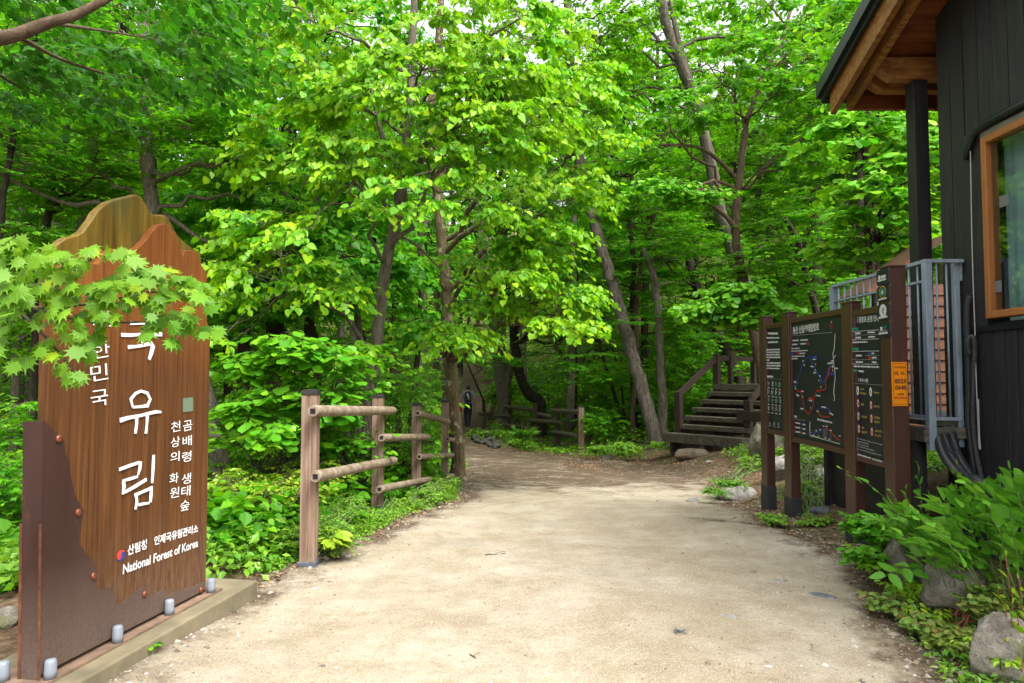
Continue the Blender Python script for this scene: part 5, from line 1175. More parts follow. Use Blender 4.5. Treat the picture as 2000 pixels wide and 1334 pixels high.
tree('leaning grey brown linden behind the second fence post, crowned with bright heart shaped leaves', 'bark_grey',
     [(713, 868, 9.3), (722, 770, 9.3), (738, 660, 9.3), (746, 570, 9.25), (762, 480, 9.15), (782, 400, 9.05), (784, 330, 9), (797, 250, 9), (803, 150, 9), (808, 40, 9), (812, -90, 9)], .10, .045,
     [(800, 240, 8.3, 1.25, .8, 1.0, 34), (960, 240, 8.3, .9, .8, .8, 22), (620, 260, 8.6, .9, .8, 1.1, 26), (700, 110, 8.6, 1.2, .9, .7, 20), (560, 470, 8.2, .75, .6, .5, 14), (480, 560, 8.0, .35, .4, .25, 5), (640, 545, 8.2, .45, .4, .25, 7), (850, 400, 8.0, .8, .6, .35, 7), (950, 90, 8.4, 1.1, .8, .8, 20), (560, 90, 9, 1.1, 1, 1, 16), (805, -90, 9, 1.1, .9, .7, 9), (430, 660, 7.8, .25, .3, .12, 3), (700, 690, 8.3, .3, .3, .15, 4)],
     'linden', 'heart', 12, 11, extra=[([(784, 318, 9), (812, 295, 8.9), (850, 268, 8.7), (900, 245, 8.5)], .04, .015), ([(783, 335, 9), (755, 290, 9), (735, 220, 9.1), (720, 150, 9.2)], .045, .02), ([(757, 455, 9.15), (800, 470, 9.3), (840, 505, 9.6), (880, 545, 9.8), (930, 560, 10)], .02, .008)])
tree('upright linden with a lichen spotted trunk at the trail edge behind the last fence post', 'bark_lichen',
     [(899, 940, 12.0), (893, 870, 12), (885, 780, 12), (878, 690, 12), (874, 600, 12), (870, 540, 12), (862, 470, 12), (858, 400, 12), (850, 330, 11.9), (835, 260, 11.9), (848, 160, 11.9), (860, 40, 12), (866, -80, 12)], .125, .06,
     [(1060, 400, 10.2, .85, .7, .7, 20), (1120, 250, 10.4, .8, .8, .7, 16), (1040, 470, 9.8, .6, .5, .3, 9), (870, 640, 9.8, .55, .4, .10, 9), (960, 600, 10.2, .5, .4, .2, 7), (1075, 575, 10.2, .55, .4, .2, 9), (1090, 630, 9.8, .35, .3, .07, 5), (1010, 540, 9.7, .4, .3, .12, 6), (900, 655, 9.4, .35, .3, .05, 5), (1040, 120, 10.6, 1.2, 1, .9, 20), (880, -70, 11.8, 1.3, 1, .8, 9), (960, 500, 10.6, .7, .6, .3, 8)],
     'linden', 'heart', 12, 23, lsc=1.05)
tree('tall leaning tree with furrowed brown bark left of the wooden stairs', 'bark_rib',
     [(1283, 868, 18), (1262, 790, 18.2), (1238, 705, 18.5), (1215, 620, 18.8), (1190, 540, 19), (1168, 460, 19), (1148, 390, 19), (1135, 320, 19), (1125, 240, 19), (1115, 140, 19), (1108, 30, 19), (1100, -90, 19)], .20, .11,
     [(1080, 130, 18, 2.2, 2, 2.0, 34), (1180, 30, 18, 2, 2, 1.5, 26), (980, 250, 19, 1.6, 1.5, 1.4, 18), (1010, 20, 19, 2, 2, 1.6, 18)], 'fine', 'wood_leaf', 9, 31, lsc=1.3, tzr=(.5, .97))
tree('big tree with pale furrowed bark curving up to the left behind the landing', 'bark_rib',
     [(1495, 770, 19), (1480, 660, 19), (1457, 575, 19), (1432, 490, 19), (1408, 410, 19), (1390, 330, 19), (1372, 250, 19), (1345, 160, 19), (1318, 95, 19), (1300, 40, 19), (1283, -30, 19), (1270, -110, 19)], .21, .12,
     [(1290, 60, 19, 2.2, 2, 1.6, 30), (1420, 0, 20, 2.2, 2, 1.6, 30), (1180, 150, 20, 1.5, 1.5, 1.2, 18), (1500, 120, 20, 2, 2, 1.6, 24)], 'fine', 'wood_leaf', 9, 37, lsc=1.2, tzr=(.6, .97),
     extra=[([(1318, 120, 19), (1260, 50, 18.6), (1215, 50, 18.4), (1190, 45, 18.2)], .06, .02), ([(1345, 150, 19), (1320, 60, 19.1), (1305, -40, 19.2)], .10, .06)])
tree('slim smooth barked tree with forked branches and lobed leaves behind the landing', 'bark_smooth',
     [(1490, 740, 16.5), (1470, 640, 16.5), (1455, 560, 16.5), (1442, 500, 16.5), (1436, 440, 16.5), (1442, 370, 16.5), (1450, 300, 16.5), (1455, 255, 16.5), (1470, 205, 16.5), (1490, 150, 16.5), (1520, 90, 16.5), (1545, 20, 16.6)], .14, .04,
     [(1290, 380, 14.8, .9, .6, .3, 18), (1380, 385, 14.8, .5, .5, .2, 9), (1340, 215, 15.5, 1.1, .9, .5, 20), (1480, 130, 15.5, 1.3, 1, 1.0, 26), (1580, 180, 15.5, .9, .8, .8, 18), (1560, 300, 15.5, .9, .7, .4, 14), (1600, 40, 15.5, 1, 1, .8, 16), (1460, -40, 16, 1.8, 1, .8, 20), (1250, 300, 15.5, .7, .6, .3, 10)],
     'oak', 'oak', 9, 41, tzr=(.55, .97),
     extra=[([(1438, 452, 16.5), (1420, 425, 16.3), (1385, 395, 16), (1372, 390, 15.8)], .07, .03), ([(1434, 345, 16.5), (1400, 310, 16.2), (1360, 287, 16), (1290, 283, 15.6), (1200, 287, 15.2)], .06, .015), ([(1480, 345, 16.5), (1520, 300, 16.3), (1570, 270, 16), (1640, 222, 15.5)], .06, .02), ([(1455, 255, 16.5), (1440, 200, 16.4), (1400, 150, 16.3), (1380, 120, 16.2)], .03, .01)])
tree('small tree with large bright lobed leaves behind the blue grey railing', 'bark_dark',
     [(1712, 640, 12.5), (1700, 520, 12.5), (1694, 400, 12.5), (1692, 280, 12.5), (1698, 150, 12.5), (1700, 40, 12.5)], .09, .04,
     [(1720, 400, 11.2, .8, .7, .6, 24), (1800, 330, 11, .8, .6, .9, 26), (1680, 280, 11.5, .8, .7, .5, 18), (1800, 480, 11, .6, .4, .25, 10), (1660, 500, 11.8, .5, .4, .3, 10), (1740, 220, 12, 1.2, .8, .6, 20), (1640, 60, 12.5, .8, .8, .8, 14)],
     'oak', 'maple', 9, 43, lsc=1.05)
tree('broad low spray of lobed leaves on a thin bent stem above the stairs handrail', 'bark_smooth',
     [(1500, 720, 14.3), (1492, 660, 14.2), (1478, 620, 14.0), (1455, 590, 13.9), (1430, 570, 13.8)], .035, .015,
     [(1400, 600, 13.6, .6, .4, .13, 12), (1450, 570, 13.6, .55, .4, .22, 16), (1500, 610, 13.6, .4, .4, .22, 14), (1440, 620, 13.6, .5, .4, .12, 10), (1370, 620, 13.6, .3, .3, .08, 5)], 'oak', 'oak', 5, 47, cat='sapling', name='sapling', lsc=1.0)
tree('thick ridged trunk rising behind the right edge of the carved sign', 'bark_grey',
     [(440, 950, 9.2), (418, 860, 9.3), (403, 780, 9.4), (375, 660, 9.6), (335, 540, 9.8), (302, 430, 10), (290, 340, 10), (287, 250, 10), (284, 150, 10), (282, 50, 10), (280, -80, 10)], .135, .075,
     [(180, 260, 9.6, 1.2, 1, .5, 24), (320, 200, 9.6, 1.1, 1, .5, 22), (90, 330, 9.6, .8, .8, .35, 14), (430, 260, 9.6, .9, .8, .4, 16), (240, 80, 9.6, 1.5, 1.2, .7, 26), (480, 330, 9.4, .6, .6, .25, 10)],
     'maple', 'maple_far', 10, 53, lsc=1.1, tzr=(.35, .97), extra=[([(290, 405, 10), (240, 418, 9.9), (190, 395, 9.8), (140, 400, 9.7), (60, 370, 9.5), (-20, 330, 9.3)], .05, .02), ([(300, 410, 10), (340, 430, 10), (400, 470, 10), (470, 470, 9.9)], .05, .015)])
tree('thin dark stem with a fork at the left border of the view', 'bark_dark',
     [(-20, 760, 8.6), (-8, 560, 8.6), (5, 400, 8.6), (20, 300, 8.6), (32, 220, 8.6), (48, 130, 8.6), (55, 0, 8.6)], .05, .03,
     [(60, 180, 8.4, .9, .7, .4, 16), (-40, 300, 8.4, .8, .7, .5, 12), (40, 20, 8.6, 1.2, 1, .6, 16), (0, 450, 8.8, .6, .5, .2, 8)], 'maple', 'maple_far', 6, 59)
tree('slender leaning stem between the left border and the top of the carved sign', 'bark_dark',
     [(70, 620, 10.5), (88, 480, 10.5), (100, 380, 10.5), (122, 300, 10.5), (132, 230, 10.5), (120, 150, 10.5), (128, 30, 10.5)], .06, .03,
     [(150, 330, 10.4, 1.1, .8, .4, 16), (220, 380, 10.6, .9, .8, .3, 12), (100, 100, 10.5, 1.3, 1, .6, 16), (40, 430, 10.4, .7, .6, .3, 10)], 'maple', 'maple', 6, 61)
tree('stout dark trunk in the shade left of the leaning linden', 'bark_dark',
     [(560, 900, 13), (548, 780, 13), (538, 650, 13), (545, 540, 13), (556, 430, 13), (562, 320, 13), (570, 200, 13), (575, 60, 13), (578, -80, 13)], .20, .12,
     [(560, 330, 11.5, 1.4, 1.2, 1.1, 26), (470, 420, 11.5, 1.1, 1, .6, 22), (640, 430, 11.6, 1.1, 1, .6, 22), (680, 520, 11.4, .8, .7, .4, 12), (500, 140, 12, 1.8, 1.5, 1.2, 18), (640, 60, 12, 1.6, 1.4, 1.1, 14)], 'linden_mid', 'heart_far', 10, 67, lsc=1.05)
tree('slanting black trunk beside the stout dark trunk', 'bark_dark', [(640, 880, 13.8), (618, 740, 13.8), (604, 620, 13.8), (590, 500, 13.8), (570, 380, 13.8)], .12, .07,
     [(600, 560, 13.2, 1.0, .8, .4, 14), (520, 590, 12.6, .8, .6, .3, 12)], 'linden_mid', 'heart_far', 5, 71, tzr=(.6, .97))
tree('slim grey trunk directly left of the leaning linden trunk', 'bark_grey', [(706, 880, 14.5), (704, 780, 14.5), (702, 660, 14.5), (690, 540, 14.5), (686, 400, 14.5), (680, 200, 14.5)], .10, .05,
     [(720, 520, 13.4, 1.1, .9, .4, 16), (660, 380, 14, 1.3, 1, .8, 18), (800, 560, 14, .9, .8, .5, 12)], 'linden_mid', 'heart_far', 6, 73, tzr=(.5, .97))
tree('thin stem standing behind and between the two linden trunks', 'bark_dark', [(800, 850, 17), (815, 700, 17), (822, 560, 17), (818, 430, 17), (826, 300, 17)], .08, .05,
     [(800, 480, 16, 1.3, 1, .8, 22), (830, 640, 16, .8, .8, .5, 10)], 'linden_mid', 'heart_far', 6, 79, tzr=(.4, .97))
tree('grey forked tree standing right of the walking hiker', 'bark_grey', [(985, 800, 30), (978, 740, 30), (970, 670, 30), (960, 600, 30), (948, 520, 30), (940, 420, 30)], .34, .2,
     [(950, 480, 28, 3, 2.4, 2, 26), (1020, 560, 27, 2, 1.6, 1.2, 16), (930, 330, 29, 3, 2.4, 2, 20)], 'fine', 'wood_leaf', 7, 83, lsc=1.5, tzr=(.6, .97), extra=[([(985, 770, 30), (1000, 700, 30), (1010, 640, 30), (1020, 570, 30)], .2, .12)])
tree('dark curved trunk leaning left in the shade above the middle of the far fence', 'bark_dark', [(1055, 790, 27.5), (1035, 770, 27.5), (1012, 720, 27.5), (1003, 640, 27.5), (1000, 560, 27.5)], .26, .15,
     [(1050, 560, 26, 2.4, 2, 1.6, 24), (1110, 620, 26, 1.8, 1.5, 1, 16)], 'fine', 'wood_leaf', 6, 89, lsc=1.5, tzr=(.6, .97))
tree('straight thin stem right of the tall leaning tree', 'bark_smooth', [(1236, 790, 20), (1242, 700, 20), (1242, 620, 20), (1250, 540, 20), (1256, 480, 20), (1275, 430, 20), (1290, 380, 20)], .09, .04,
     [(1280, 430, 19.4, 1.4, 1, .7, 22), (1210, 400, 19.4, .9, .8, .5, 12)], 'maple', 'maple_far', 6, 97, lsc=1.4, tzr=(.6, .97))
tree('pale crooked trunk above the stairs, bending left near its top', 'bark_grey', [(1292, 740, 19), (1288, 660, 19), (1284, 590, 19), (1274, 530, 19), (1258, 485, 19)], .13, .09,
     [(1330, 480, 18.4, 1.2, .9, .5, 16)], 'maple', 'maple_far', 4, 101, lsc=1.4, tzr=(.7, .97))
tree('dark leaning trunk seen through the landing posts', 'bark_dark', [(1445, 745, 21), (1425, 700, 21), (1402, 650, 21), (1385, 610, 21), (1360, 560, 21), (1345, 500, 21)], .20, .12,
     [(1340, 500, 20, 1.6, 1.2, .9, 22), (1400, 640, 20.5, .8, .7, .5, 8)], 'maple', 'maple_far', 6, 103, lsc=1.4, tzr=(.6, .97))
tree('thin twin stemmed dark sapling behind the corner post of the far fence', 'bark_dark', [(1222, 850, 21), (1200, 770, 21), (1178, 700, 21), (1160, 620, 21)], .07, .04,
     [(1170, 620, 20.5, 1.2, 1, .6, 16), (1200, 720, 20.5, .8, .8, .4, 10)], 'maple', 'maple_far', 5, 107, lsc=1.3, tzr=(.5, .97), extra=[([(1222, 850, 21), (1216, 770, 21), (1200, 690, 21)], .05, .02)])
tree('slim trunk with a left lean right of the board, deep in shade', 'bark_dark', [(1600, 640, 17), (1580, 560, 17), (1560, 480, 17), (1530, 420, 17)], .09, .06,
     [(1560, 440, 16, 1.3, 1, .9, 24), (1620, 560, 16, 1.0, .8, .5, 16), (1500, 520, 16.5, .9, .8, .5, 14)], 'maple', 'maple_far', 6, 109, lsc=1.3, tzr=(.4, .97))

tree('thin black stem slanting across the trail above the walking hiker, with layered maple leaves', 'bark_dark', [(946, 790, 27), (930, 750, 26.5), (915, 715, 26), (898, 680, 25.5)], .045, .02,
     [(940, 700, 25.5, .9, .8, .22, 14), (985, 705, 25.5, .7, .6, .2, 9), (925, 640, 26, 1.0, .8, .5, 14), (960, 590, 27, 1.4, 1, .8, 16)], 'maple', 'maple_far', 4, 111, cat='sapling', name='sapling', lsc=1.2, tzr=(.5, .97))
# near boughs that come in from the left, on a tree outside the view
def bough(label, leafm, leafs, twigs, Y0, tm, ls, bark_='twig', seed=1, name='bough', extra=None):
    g = rng(seed); q0 = P(*twigs[0][0]); root = thing(name, label, 'tree branch', q0); tb = MB()
    for t in twigs:
        r = t[-1]; q = smooth_path([P(*a) for a in t[:-1]], 5); tb.tube(q, np.linspace(r[0], r[1], len(q)), 8, 0, True, .03, seed)
    tb.build('limb', bark_, root, True); mb = MB()
    if leafs is not None:
        O = np.array([tuple(P(x, y, Y0 + (x - 200) * .0009 + .22 * (g.random() - .5))) for x, y, *_ in leafs]); n = len(O)
        D = np.array([((x - 150) / 400 + .3 * g.normal(), -.35 + .25 * g.normal(), -.35 - .5 * g.random()) for x, y, *_ in leafs])
        Nn = np.array([0.05, -.60, .95]) + .38 * g.normal(size=(n, 3)); S = ls * (.72 + .55 * g.random(n))
        put_leaves(mb, tm, O - nrmz(D) * (S * .4)[:, None], D, Nn, S, 0)
    if extra: extra(mb, g)
    mb.build('leaves', [leafm, 'greentwig'], root); return root
UV = [(60, 400), (160, 410), (130, 470), (230, 470), (280, 520), (350, 470), (430, 500), (500, 540), (330, 600), (200, 590), (430, 610), (620, 450), (720, 470), (800, 480), (870, 500), (930, 550), (830, 590), (900, 620), (960, 610), (1060, 600), (1130, 600), (1180, 640), (1240, 670), (1300, 680), (1350, 700), (1360, 740), (80, 650), (180, 660), (150, 730), (60, 740), (250, 720), (330, 700), (400, 700), (470, 660), (220, 790), (320, 780), (400, 800), (480, 760), (560, 710), (640, 700), (700, 710), (640, 780), (720, 680), (760, 670), (830, 690), (930, 700), (830, 820), (960, 770), (1060, 770), (1150, 760), (990, 860), (1060, 840), (1160, 900), (1250, 850), (1390, 810), (680, 860), (650, 900), (690, 950), (560, 900), (440, 870), (360, 870), (240, 900), (60, 860), (30, 900), (20, 960), (440, 960), (560, 990), (650, 1000), (540, 1060), (600, 1100), (340, 1060), (270, 1120), (380, 1150), (190, 1180), (120, 1230), (430, 1240), (540, 1290), (460, 1290), (1140, 1070), (1040, 950), (1150, 960), (1270, 960), (1350, 990), (1450, 990), (980, 980), (20, 1060), (10, 700), (-40, 620), (-30, 800), (-60, 480), (20, 460), (560, 560), (520, 620), (1000, 660), (1100, 690), (1220, 740), (1290, 780), (740, 760), (880, 760), (120, 820), (10, 560), (1080, 920), (1210, 930), (760, 900)]
gq = random.Random(8); LS = [(u / 3.336 - 8 + gq.uniform(-7, 7) * q, 348 + v / 3.336 + q * gq.uniform(-2, 14)) for q in (0, 1, 1.6) for u, v in UV]; Yb = 2.62
bough('leafy maple bough with pointed bright green leaves hanging in front of the carved sign', 'bough', LS,
      [[(-160, 540, Yb + .1), (-60, 560, Yb + .1), (60, 560, Yb + .1), (150, 520, Yb + .08), (190, 500, Yb), (.011, .003)], [(-60, 562, Yb + .1), (60, 600, Yb + .1), (200, 590, Yb + .1), (300, 570, Yb + .15), (400, 590, Yb + .2), (.008, .002)], [(60, 600, Yb + .1), (180, 630, Yb + .1), (300, 630, Yb + .1), (400, 655, Yb + .2), (.006, .002)], [(20, 590, Yb + .1), (90, 660, Yb), (140, 720, Yb), (160, 750, Yb), (.006, .002)], [(200, 590, Yb + .1), (260, 530, Yb + .15), (240, 505, Yb + .1), (.004, .002)]],
      Yb, 'bigmaple', .074, seed=3)
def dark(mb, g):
    c = np.concatenate([ell(g, P(130, 60, 3.9), (.75, .5, .28), 22), ell(g, P(300, 90, 4.3), (.6, .5, .25), 18), ell(g, P(40, 170, 4.2), (.5, .5, .16), 12), ell(g, P(330, 20, 3.3), (.25, .3, .16), 8), ell(g, P(200, -60, 4.0), (1.2, .7, .3), 24), ell(g, P(160, 150, 4.6), (.8, .5, .16), 16)])  # the clump above the frame is added to shade the leaves below
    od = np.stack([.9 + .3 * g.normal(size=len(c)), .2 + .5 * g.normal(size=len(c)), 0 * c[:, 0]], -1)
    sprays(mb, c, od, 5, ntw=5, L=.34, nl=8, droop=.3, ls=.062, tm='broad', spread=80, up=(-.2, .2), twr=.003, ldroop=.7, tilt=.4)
bough('thick brown overhead branch with dark hanging leaves crossing the upper left of the view', 'shaded_leaf', None,
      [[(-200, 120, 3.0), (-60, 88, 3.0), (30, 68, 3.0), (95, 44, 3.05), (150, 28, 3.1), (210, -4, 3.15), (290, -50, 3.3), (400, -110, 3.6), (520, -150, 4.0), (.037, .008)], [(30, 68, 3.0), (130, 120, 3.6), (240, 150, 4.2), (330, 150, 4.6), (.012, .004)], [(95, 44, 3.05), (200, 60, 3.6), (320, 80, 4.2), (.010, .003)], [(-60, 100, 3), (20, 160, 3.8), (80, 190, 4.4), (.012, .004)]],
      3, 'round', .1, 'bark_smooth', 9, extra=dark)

# shrubs and plants one can point to
def shrub(label, base, clumps, kw, leaf, seed, cat='shrub', name='shrub', stem='twig', out=.3, group=None, stems=True):
    """clumps: (px, py, Y, rx, ry, rz, K)"""
    g = rng(seed); b = Vector(base); root = thing(name, label, cat, b, group)
    c = np.concatenate([ell(g, P(px, py, Y), (rx, ry, rz), K, .1) for px, py, Y, rx, ry, rz, K in clumps]); c[:, 2] = np.maximum(c[:, 2], H(c[:, 0], c[:, 1]) + .04)
    od = c - np.array(b); od[:, 2] = 0; od += out * g.normal(size=od.shape) * np.array([1, 1, 0]); od[:, 1] -= .15
    mb = MB(); sprays(mb, c, od, seed + 1, **kw)
    if stems:
        sb = MB()
        for q in c: sb.tube(curve(b + Vector((g.normal() * .04, g.normal() * .04, -.03)), q, 6, .05, .04, g), np.linspace(.009, .003, 6), 4, 0, False)
        sb.build('stem', stem, root, True)
    mb.build('foliage', [leaf, stem], root); return root
KW = dict(ntw=5, L=.22, nl=7, droop=.25, ls=.06, tm='broad', spread=130, up=(-.1, .7), twr=.002, ldroop=.3, tilt=.35)
def K_(**k): d = dict(KW); d.update(k); return d
shrub('yellow green bushy thicket between the carved sign and the nearest fence post', G(500, 1065), [(470, 960, 6.7, .50, .35, .20, 46), (560, 980, 6.5, .38, .3, .22, 34), (450, 1040, 6.2, .35, .25, .14, 26), (540, 1040, 6.1, .3, .2, .12, 18), (600, 930, 7.2, .4, .3, .2, 18)], K_(ls=.055, nl=8), 'lime', 201)
shrub('sapling with big toothed oak like leaves behind the nearest fence post', G(560, 1000), [(560, 680, 7.3, .30, .3, .12, 9), (500, 720, 7.4, .45, .3, .16, 12), (620, 700, 7.3, .40, .3, .18, 12), (480, 800, 7.2, .30, .3, .16, 9), (590, 770, 7.3, .4, .3, .2, 12), (660, 800, 7.4, .3, .3, .2, 8), (540, 850, 7.2, .35, .3, .15, 8)], K_(ls=.15, L=.28, nl=5, ntw=4, tm='oak', tilt=.3, ldroop=.35), 'oak', 203, 'sapling', 'sapling')
shrub('round leaved shrub filling the gap between the first two fence posts', G(680, 1000), [(690, 760, 7.9, .35, .3, .2, 14), (640, 860, 7.6, .35, .3, .25, 16), (700, 880, 7.8, .35, .3, .25, 14), (720, 700, 8.1, .2, .3, .1, 5)], K_(ls=.085, L=.3, tm='round', nl=6), 'oak', 205)
shrub('maple seedling thicket with narrow yellow tips between the second and third fence posts', G(775, 965), [(770, 790, 10.0, .35, .3, .4, 26), (800, 880, 10.2, .4, .3, .3, 22), (850, 830, 12.2, .4, .3, .3, 16), (770, 740, 10, .25, .2, .12, 8), (690, 940, 8.9, .3, .2, .15, 10), (840, 740, 12.2, .4, .3, .2, 8)], K_(ls=.075, L=.3, tm='star', nl=7, tilt=.3), 'maple', 207)
shrub('fine feathery weeds round the base of the nearest fence post', G(625, 1082), [(580, 1050, 5.75, .16, .15, .10, 22), (640, 1030, 5.9, .20, .15, .10, 26), (670, 1060, 5.7, .10, .12, .08, 12), (650, 990, 6.4, .3, .2, .12, 20)], K_(ls=.03, L=.12, nl=8, tm='simple'), 'weed', 209, 'weed clump', 'weeds', 'greentwig')
shrub('broad leaved pale seedling directly right of the nearest fence post', G(651, 1085), [(650, 1050, 5.62, .05, .04, .05, 5)], K_(ls=.10, L=.06, nl=4, ntw=3, tm='oval', up=(.3, 1.1), ldroop=.1), 'lime', 211, 'seedling', 'seedling', 'greentwig')
shrub('low fringe of fine weeds along the foot of the second and third fence posts', G(790, 990), [(720, 1010, 7.2, .25, .2, .07, 20), (780, 985, 7.9, .30, .25, .08, 26), (840, 965, 8.6, .25, .25, .07, 20), (860, 945, 9.3, .2, .3, .08, 16)], K_(ls=.04, L=.14, nl=8, tm='simple'), 'weed', 213, 'weed clump', 'weeds', 'greentwig')
shrub('strappy leaved seedling at the foot of the yellow green thicket', G(480, 1085), [(478, 1070, 5.6, .05, .04, .03, 5)], K_(ls=.13, L=.05, nl=4, ntw=4, tm='blade', up=(.4, 1.2), ldroop=.1), 'lime', 215, 'seedling', 'seedling', 'greentwig')
shrub('tiny three leaved seedling growing out of the side of the concrete plinth', G(297, 1268), [(297, 1258, 3.66, .008, .008, .006, 2)], K_(ls=.035, L=.02, nl=3, ntw=2, tm='round', ldroop=.1), 'oak', 217, 'seedling', 'seedling', 'greentwig')
shrub('small weed by the white quartz stone', G(455, 1107), [(455, 1104, 5.15, .03, .02, .01, 3)], K_(ls=.025, L=.04, nl=4), 'weed', 218, 'seedling', 'seedling', 'greentwig')
shrub('dark shrub behind the left edge of the carved sign', G(25, 1180), [(20, 1130, 5.2, .35, .2, .12, 26), (40, 1160, 4.9, .2, .12, .06, 12), (10, 960, 6.5, .45, .4, .25, 24), (20, 830, 7.5, .5, .5, .3, 22), (60, 1000, 6.8, .3, .3, .3, 14)], K_(ls=.085, L=.3, tm='star', nl=7), 'maple_far', 219, stems=False)
shrub('leafy weeds between the second and third board posts', G(1585, 1010), [(1570, 960, 7.9, .16, .12, .14, 16), (1590, 905, 8.6, .30, .2, .14, 18), (1560, 885, 9.0, .25, .2, .12, 12), (1590, 1020, 7.0, .12, .1, .05, 9)], K_(ls=.055, L=.14, tm='simple', nl=8), 'weed', 221, 'weed clump', 'weeds', 'greentwig')
shrub('low plant with rounded leaves on the gravel left of the third board post', G(1512, 1020), [(1510, 1010, 6.95, .14, .10, .03, 14)], K_(ls=.045, L=.08, tm='round', nl=5), 'weed', 223, 'weed clump', 'weeds', 'greentwig')
shrub('patch of bright ground plants behind the flat pale boulder', G(1430, 945), [(1425, 942, 9.6, .28, .15, .04, 18), (1395, 960, 9.2, .16, .1, .03, 9), (1470, 905, 11.5, .35, .3, .12, 16)], K_(ls=.045, L=.12, tm='simple', nl=7), 'weed', 225, 'weed clump', 'weeds', 'greentwig')
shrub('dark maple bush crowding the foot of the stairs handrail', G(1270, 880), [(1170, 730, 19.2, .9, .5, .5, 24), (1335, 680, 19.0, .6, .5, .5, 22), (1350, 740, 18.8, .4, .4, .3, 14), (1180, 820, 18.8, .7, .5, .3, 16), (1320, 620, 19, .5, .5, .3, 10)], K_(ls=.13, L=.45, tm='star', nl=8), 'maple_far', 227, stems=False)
shrub('small bright weeds in the leaf litter right of the far fence', G(1220, 885), [(1215, 872, 16.2, .35, .2, .10, 14), (1160, 878, 16.6, .3, .2, .10, 12), (1290, 870, 15.8, .2, .15, .08, 8)], K_(ls=.10, L=.2, tm='oval', nl=5), 'weed', 229, 'weed clump', 'weeds', 'greentwig')
shrub('drooping grass tuft in front of the middle of the far fence', G(1020, 870), [(1020, 855, 19.5, .18, .15, .10, 14)], K_(ls=.36, L=.05, tm='blade', nl=4, ntw=4, up=(.7, 1.4), ldroop=-.5), 'grassy', 231, 'grass tuft', 'grass_tuft', 'greentwig')
shrub('leafy shrub climbing over the left end of the far fence', G(955, 820), [(965, 775, 30.5, .5, .5, .4, 12), (990, 760, 31, .8, .6, .4, 14), (945, 848, 24.6, .35, .4, .08, 9)], K_(ls=.17, L=.5, tm='broad', nl=8), 'weed', 233)
# right foreground planting
p0 = G(1860, 1150)
def arching(label, base, tips, leaf, ls, nl, seed, tm='oval', stemc='greentwig', r=.004, sag=.10, tilt=.18, name='arching_plant'):
    g = rng(seed); b = Vector(base); root = thing(name, label, 'plant', b); sb, lb = MB(), MB()
    for (px, py, Y, bx, by, *rest) in tips:
        st = P(bx, by, Y + .12); st.z = max(st.z, h1(st.x, st.y)); tp = P(px, py, Y); L = (tp - st).length
        c = curve(st, tp, 14, rest[0] if rest else sag, .01, g); sb.tube(c, np.linspace(r, r * .35, 14), 5, 0, False)
        s = np.linspace(.22, 1.0, nl) * 13; O = np.stack([np.interp(s, np.arange(14), c[:, k]) for k in range(3)], -1)
        T = nrmz(np.stack([np.interp(s, np.arange(14), np.gradient(c[:, k])) for k in range(3)], -1)); up = np.array([0, -.25, 1.])
        side = nrmz(np.cross(T, up)); sg = np.where(np.arange(nl) % 2 == 0, 1, -1)[:, None] * 1.0; sg[-1] = 0
        D = nrmz(side * sg * (.95 + .3 * g.random((nl, 1))) + T * .55 + np.array([0, 0, .02]) + .12 * g.normal(size=(nl, 3)))
        Nn = np.cross(side, T) * -1; Nn = np.where(Nn[:, 2:3] < 0, -Nn, Nn) + tilt * g.normal(size=(nl, 3)); S = ls * np.interp(np.linspace(0, 1, nl), [0, .2, .7, 1], [.7, 1, .95, .5]) * (.85 + .3 * g.random(nl))
        put_leaves(lb, tm, O, D, Nn, S, 0)
    sb.build('stem', stemc, root, True); lb.build('leaves', leaf, root); return root
arching('long arching stem of round edged leaves reaching left in front of the board posts', p0, [(1642, 914, 4.7, 1840, 1130, .22), (1690, 1000, 4.7, 1800, 1120, .15)], 'seal', .085, 13, 301, 'round')
tips = []
g = random.Random(9)
for k_ in range(58):
    a = k_ / 57; tips.append((1700 + 330 * a + g.uniform(-35, 35), 1010 - 90 * a + g.uniform(-30, 140) * (1 if k_ % 2 else .25), 4.9 - 1.0 * g.random() - .3 * a, 1830 + 190 * a + g.uniform(-30, 30), 1160 + g.uniform(-30, 20), g.uniform(.18, .42)))
arching('dense mound of solomon seal like stems with glossy bright leaves before the house wall', G(1930, 1130), tips, 'seal', .12, 10, 303, tm='wide', tilt=.3)
arching('upright light green shoots with narrow leaves in front of the tall board post', G(1805, 1075), [(1792, 905, 5.0, 1806, 1090, 0), (1770, 955, 5.0, 1800, 1095, .05), (1815, 975, 5.1, 1812, 1090, .02), (1740, 960, 4.9, 1800, 1100, .1), (1850, 960, 4.9, 1840, 1090, .05)], 'seal', .075, 12, 305, sag=0)
arching('clump of scalloped blue green leaves under the pipes by the house wall', G(1900, 1030), [(1862, 925, 5.2, 1880, 1040, .05), (1885, 940, 5.2, 1885, 1040, .05), (1850, 950, 5.2, 1880, 1040, .1), (1930, 938, 5.1, 1910, 1040, .05), (1950, 955, 5.1, 1915, 1040, .1), (1905, 950, 5.1, 1900, 1040, .05), (1868, 905, 5.25, 1880, 1040, .02)], 'maple', .085, 5, 307, 'heart', r=.002)
shrub('shady leafy plants at the foot of the third board post', G(1740, 1110), [(1700, 1030, 5.2, .14, .15, .08, 16), (1740, 1040, 5.1, .18, .15, .10, 20), (1700, 1085, 5.0, .10, .12, .06, 12)], K_(ls=.055, L=.14, tm='round', nl=6), 'oak', 309, 'weed clump', 'weeds', 'greentwig')
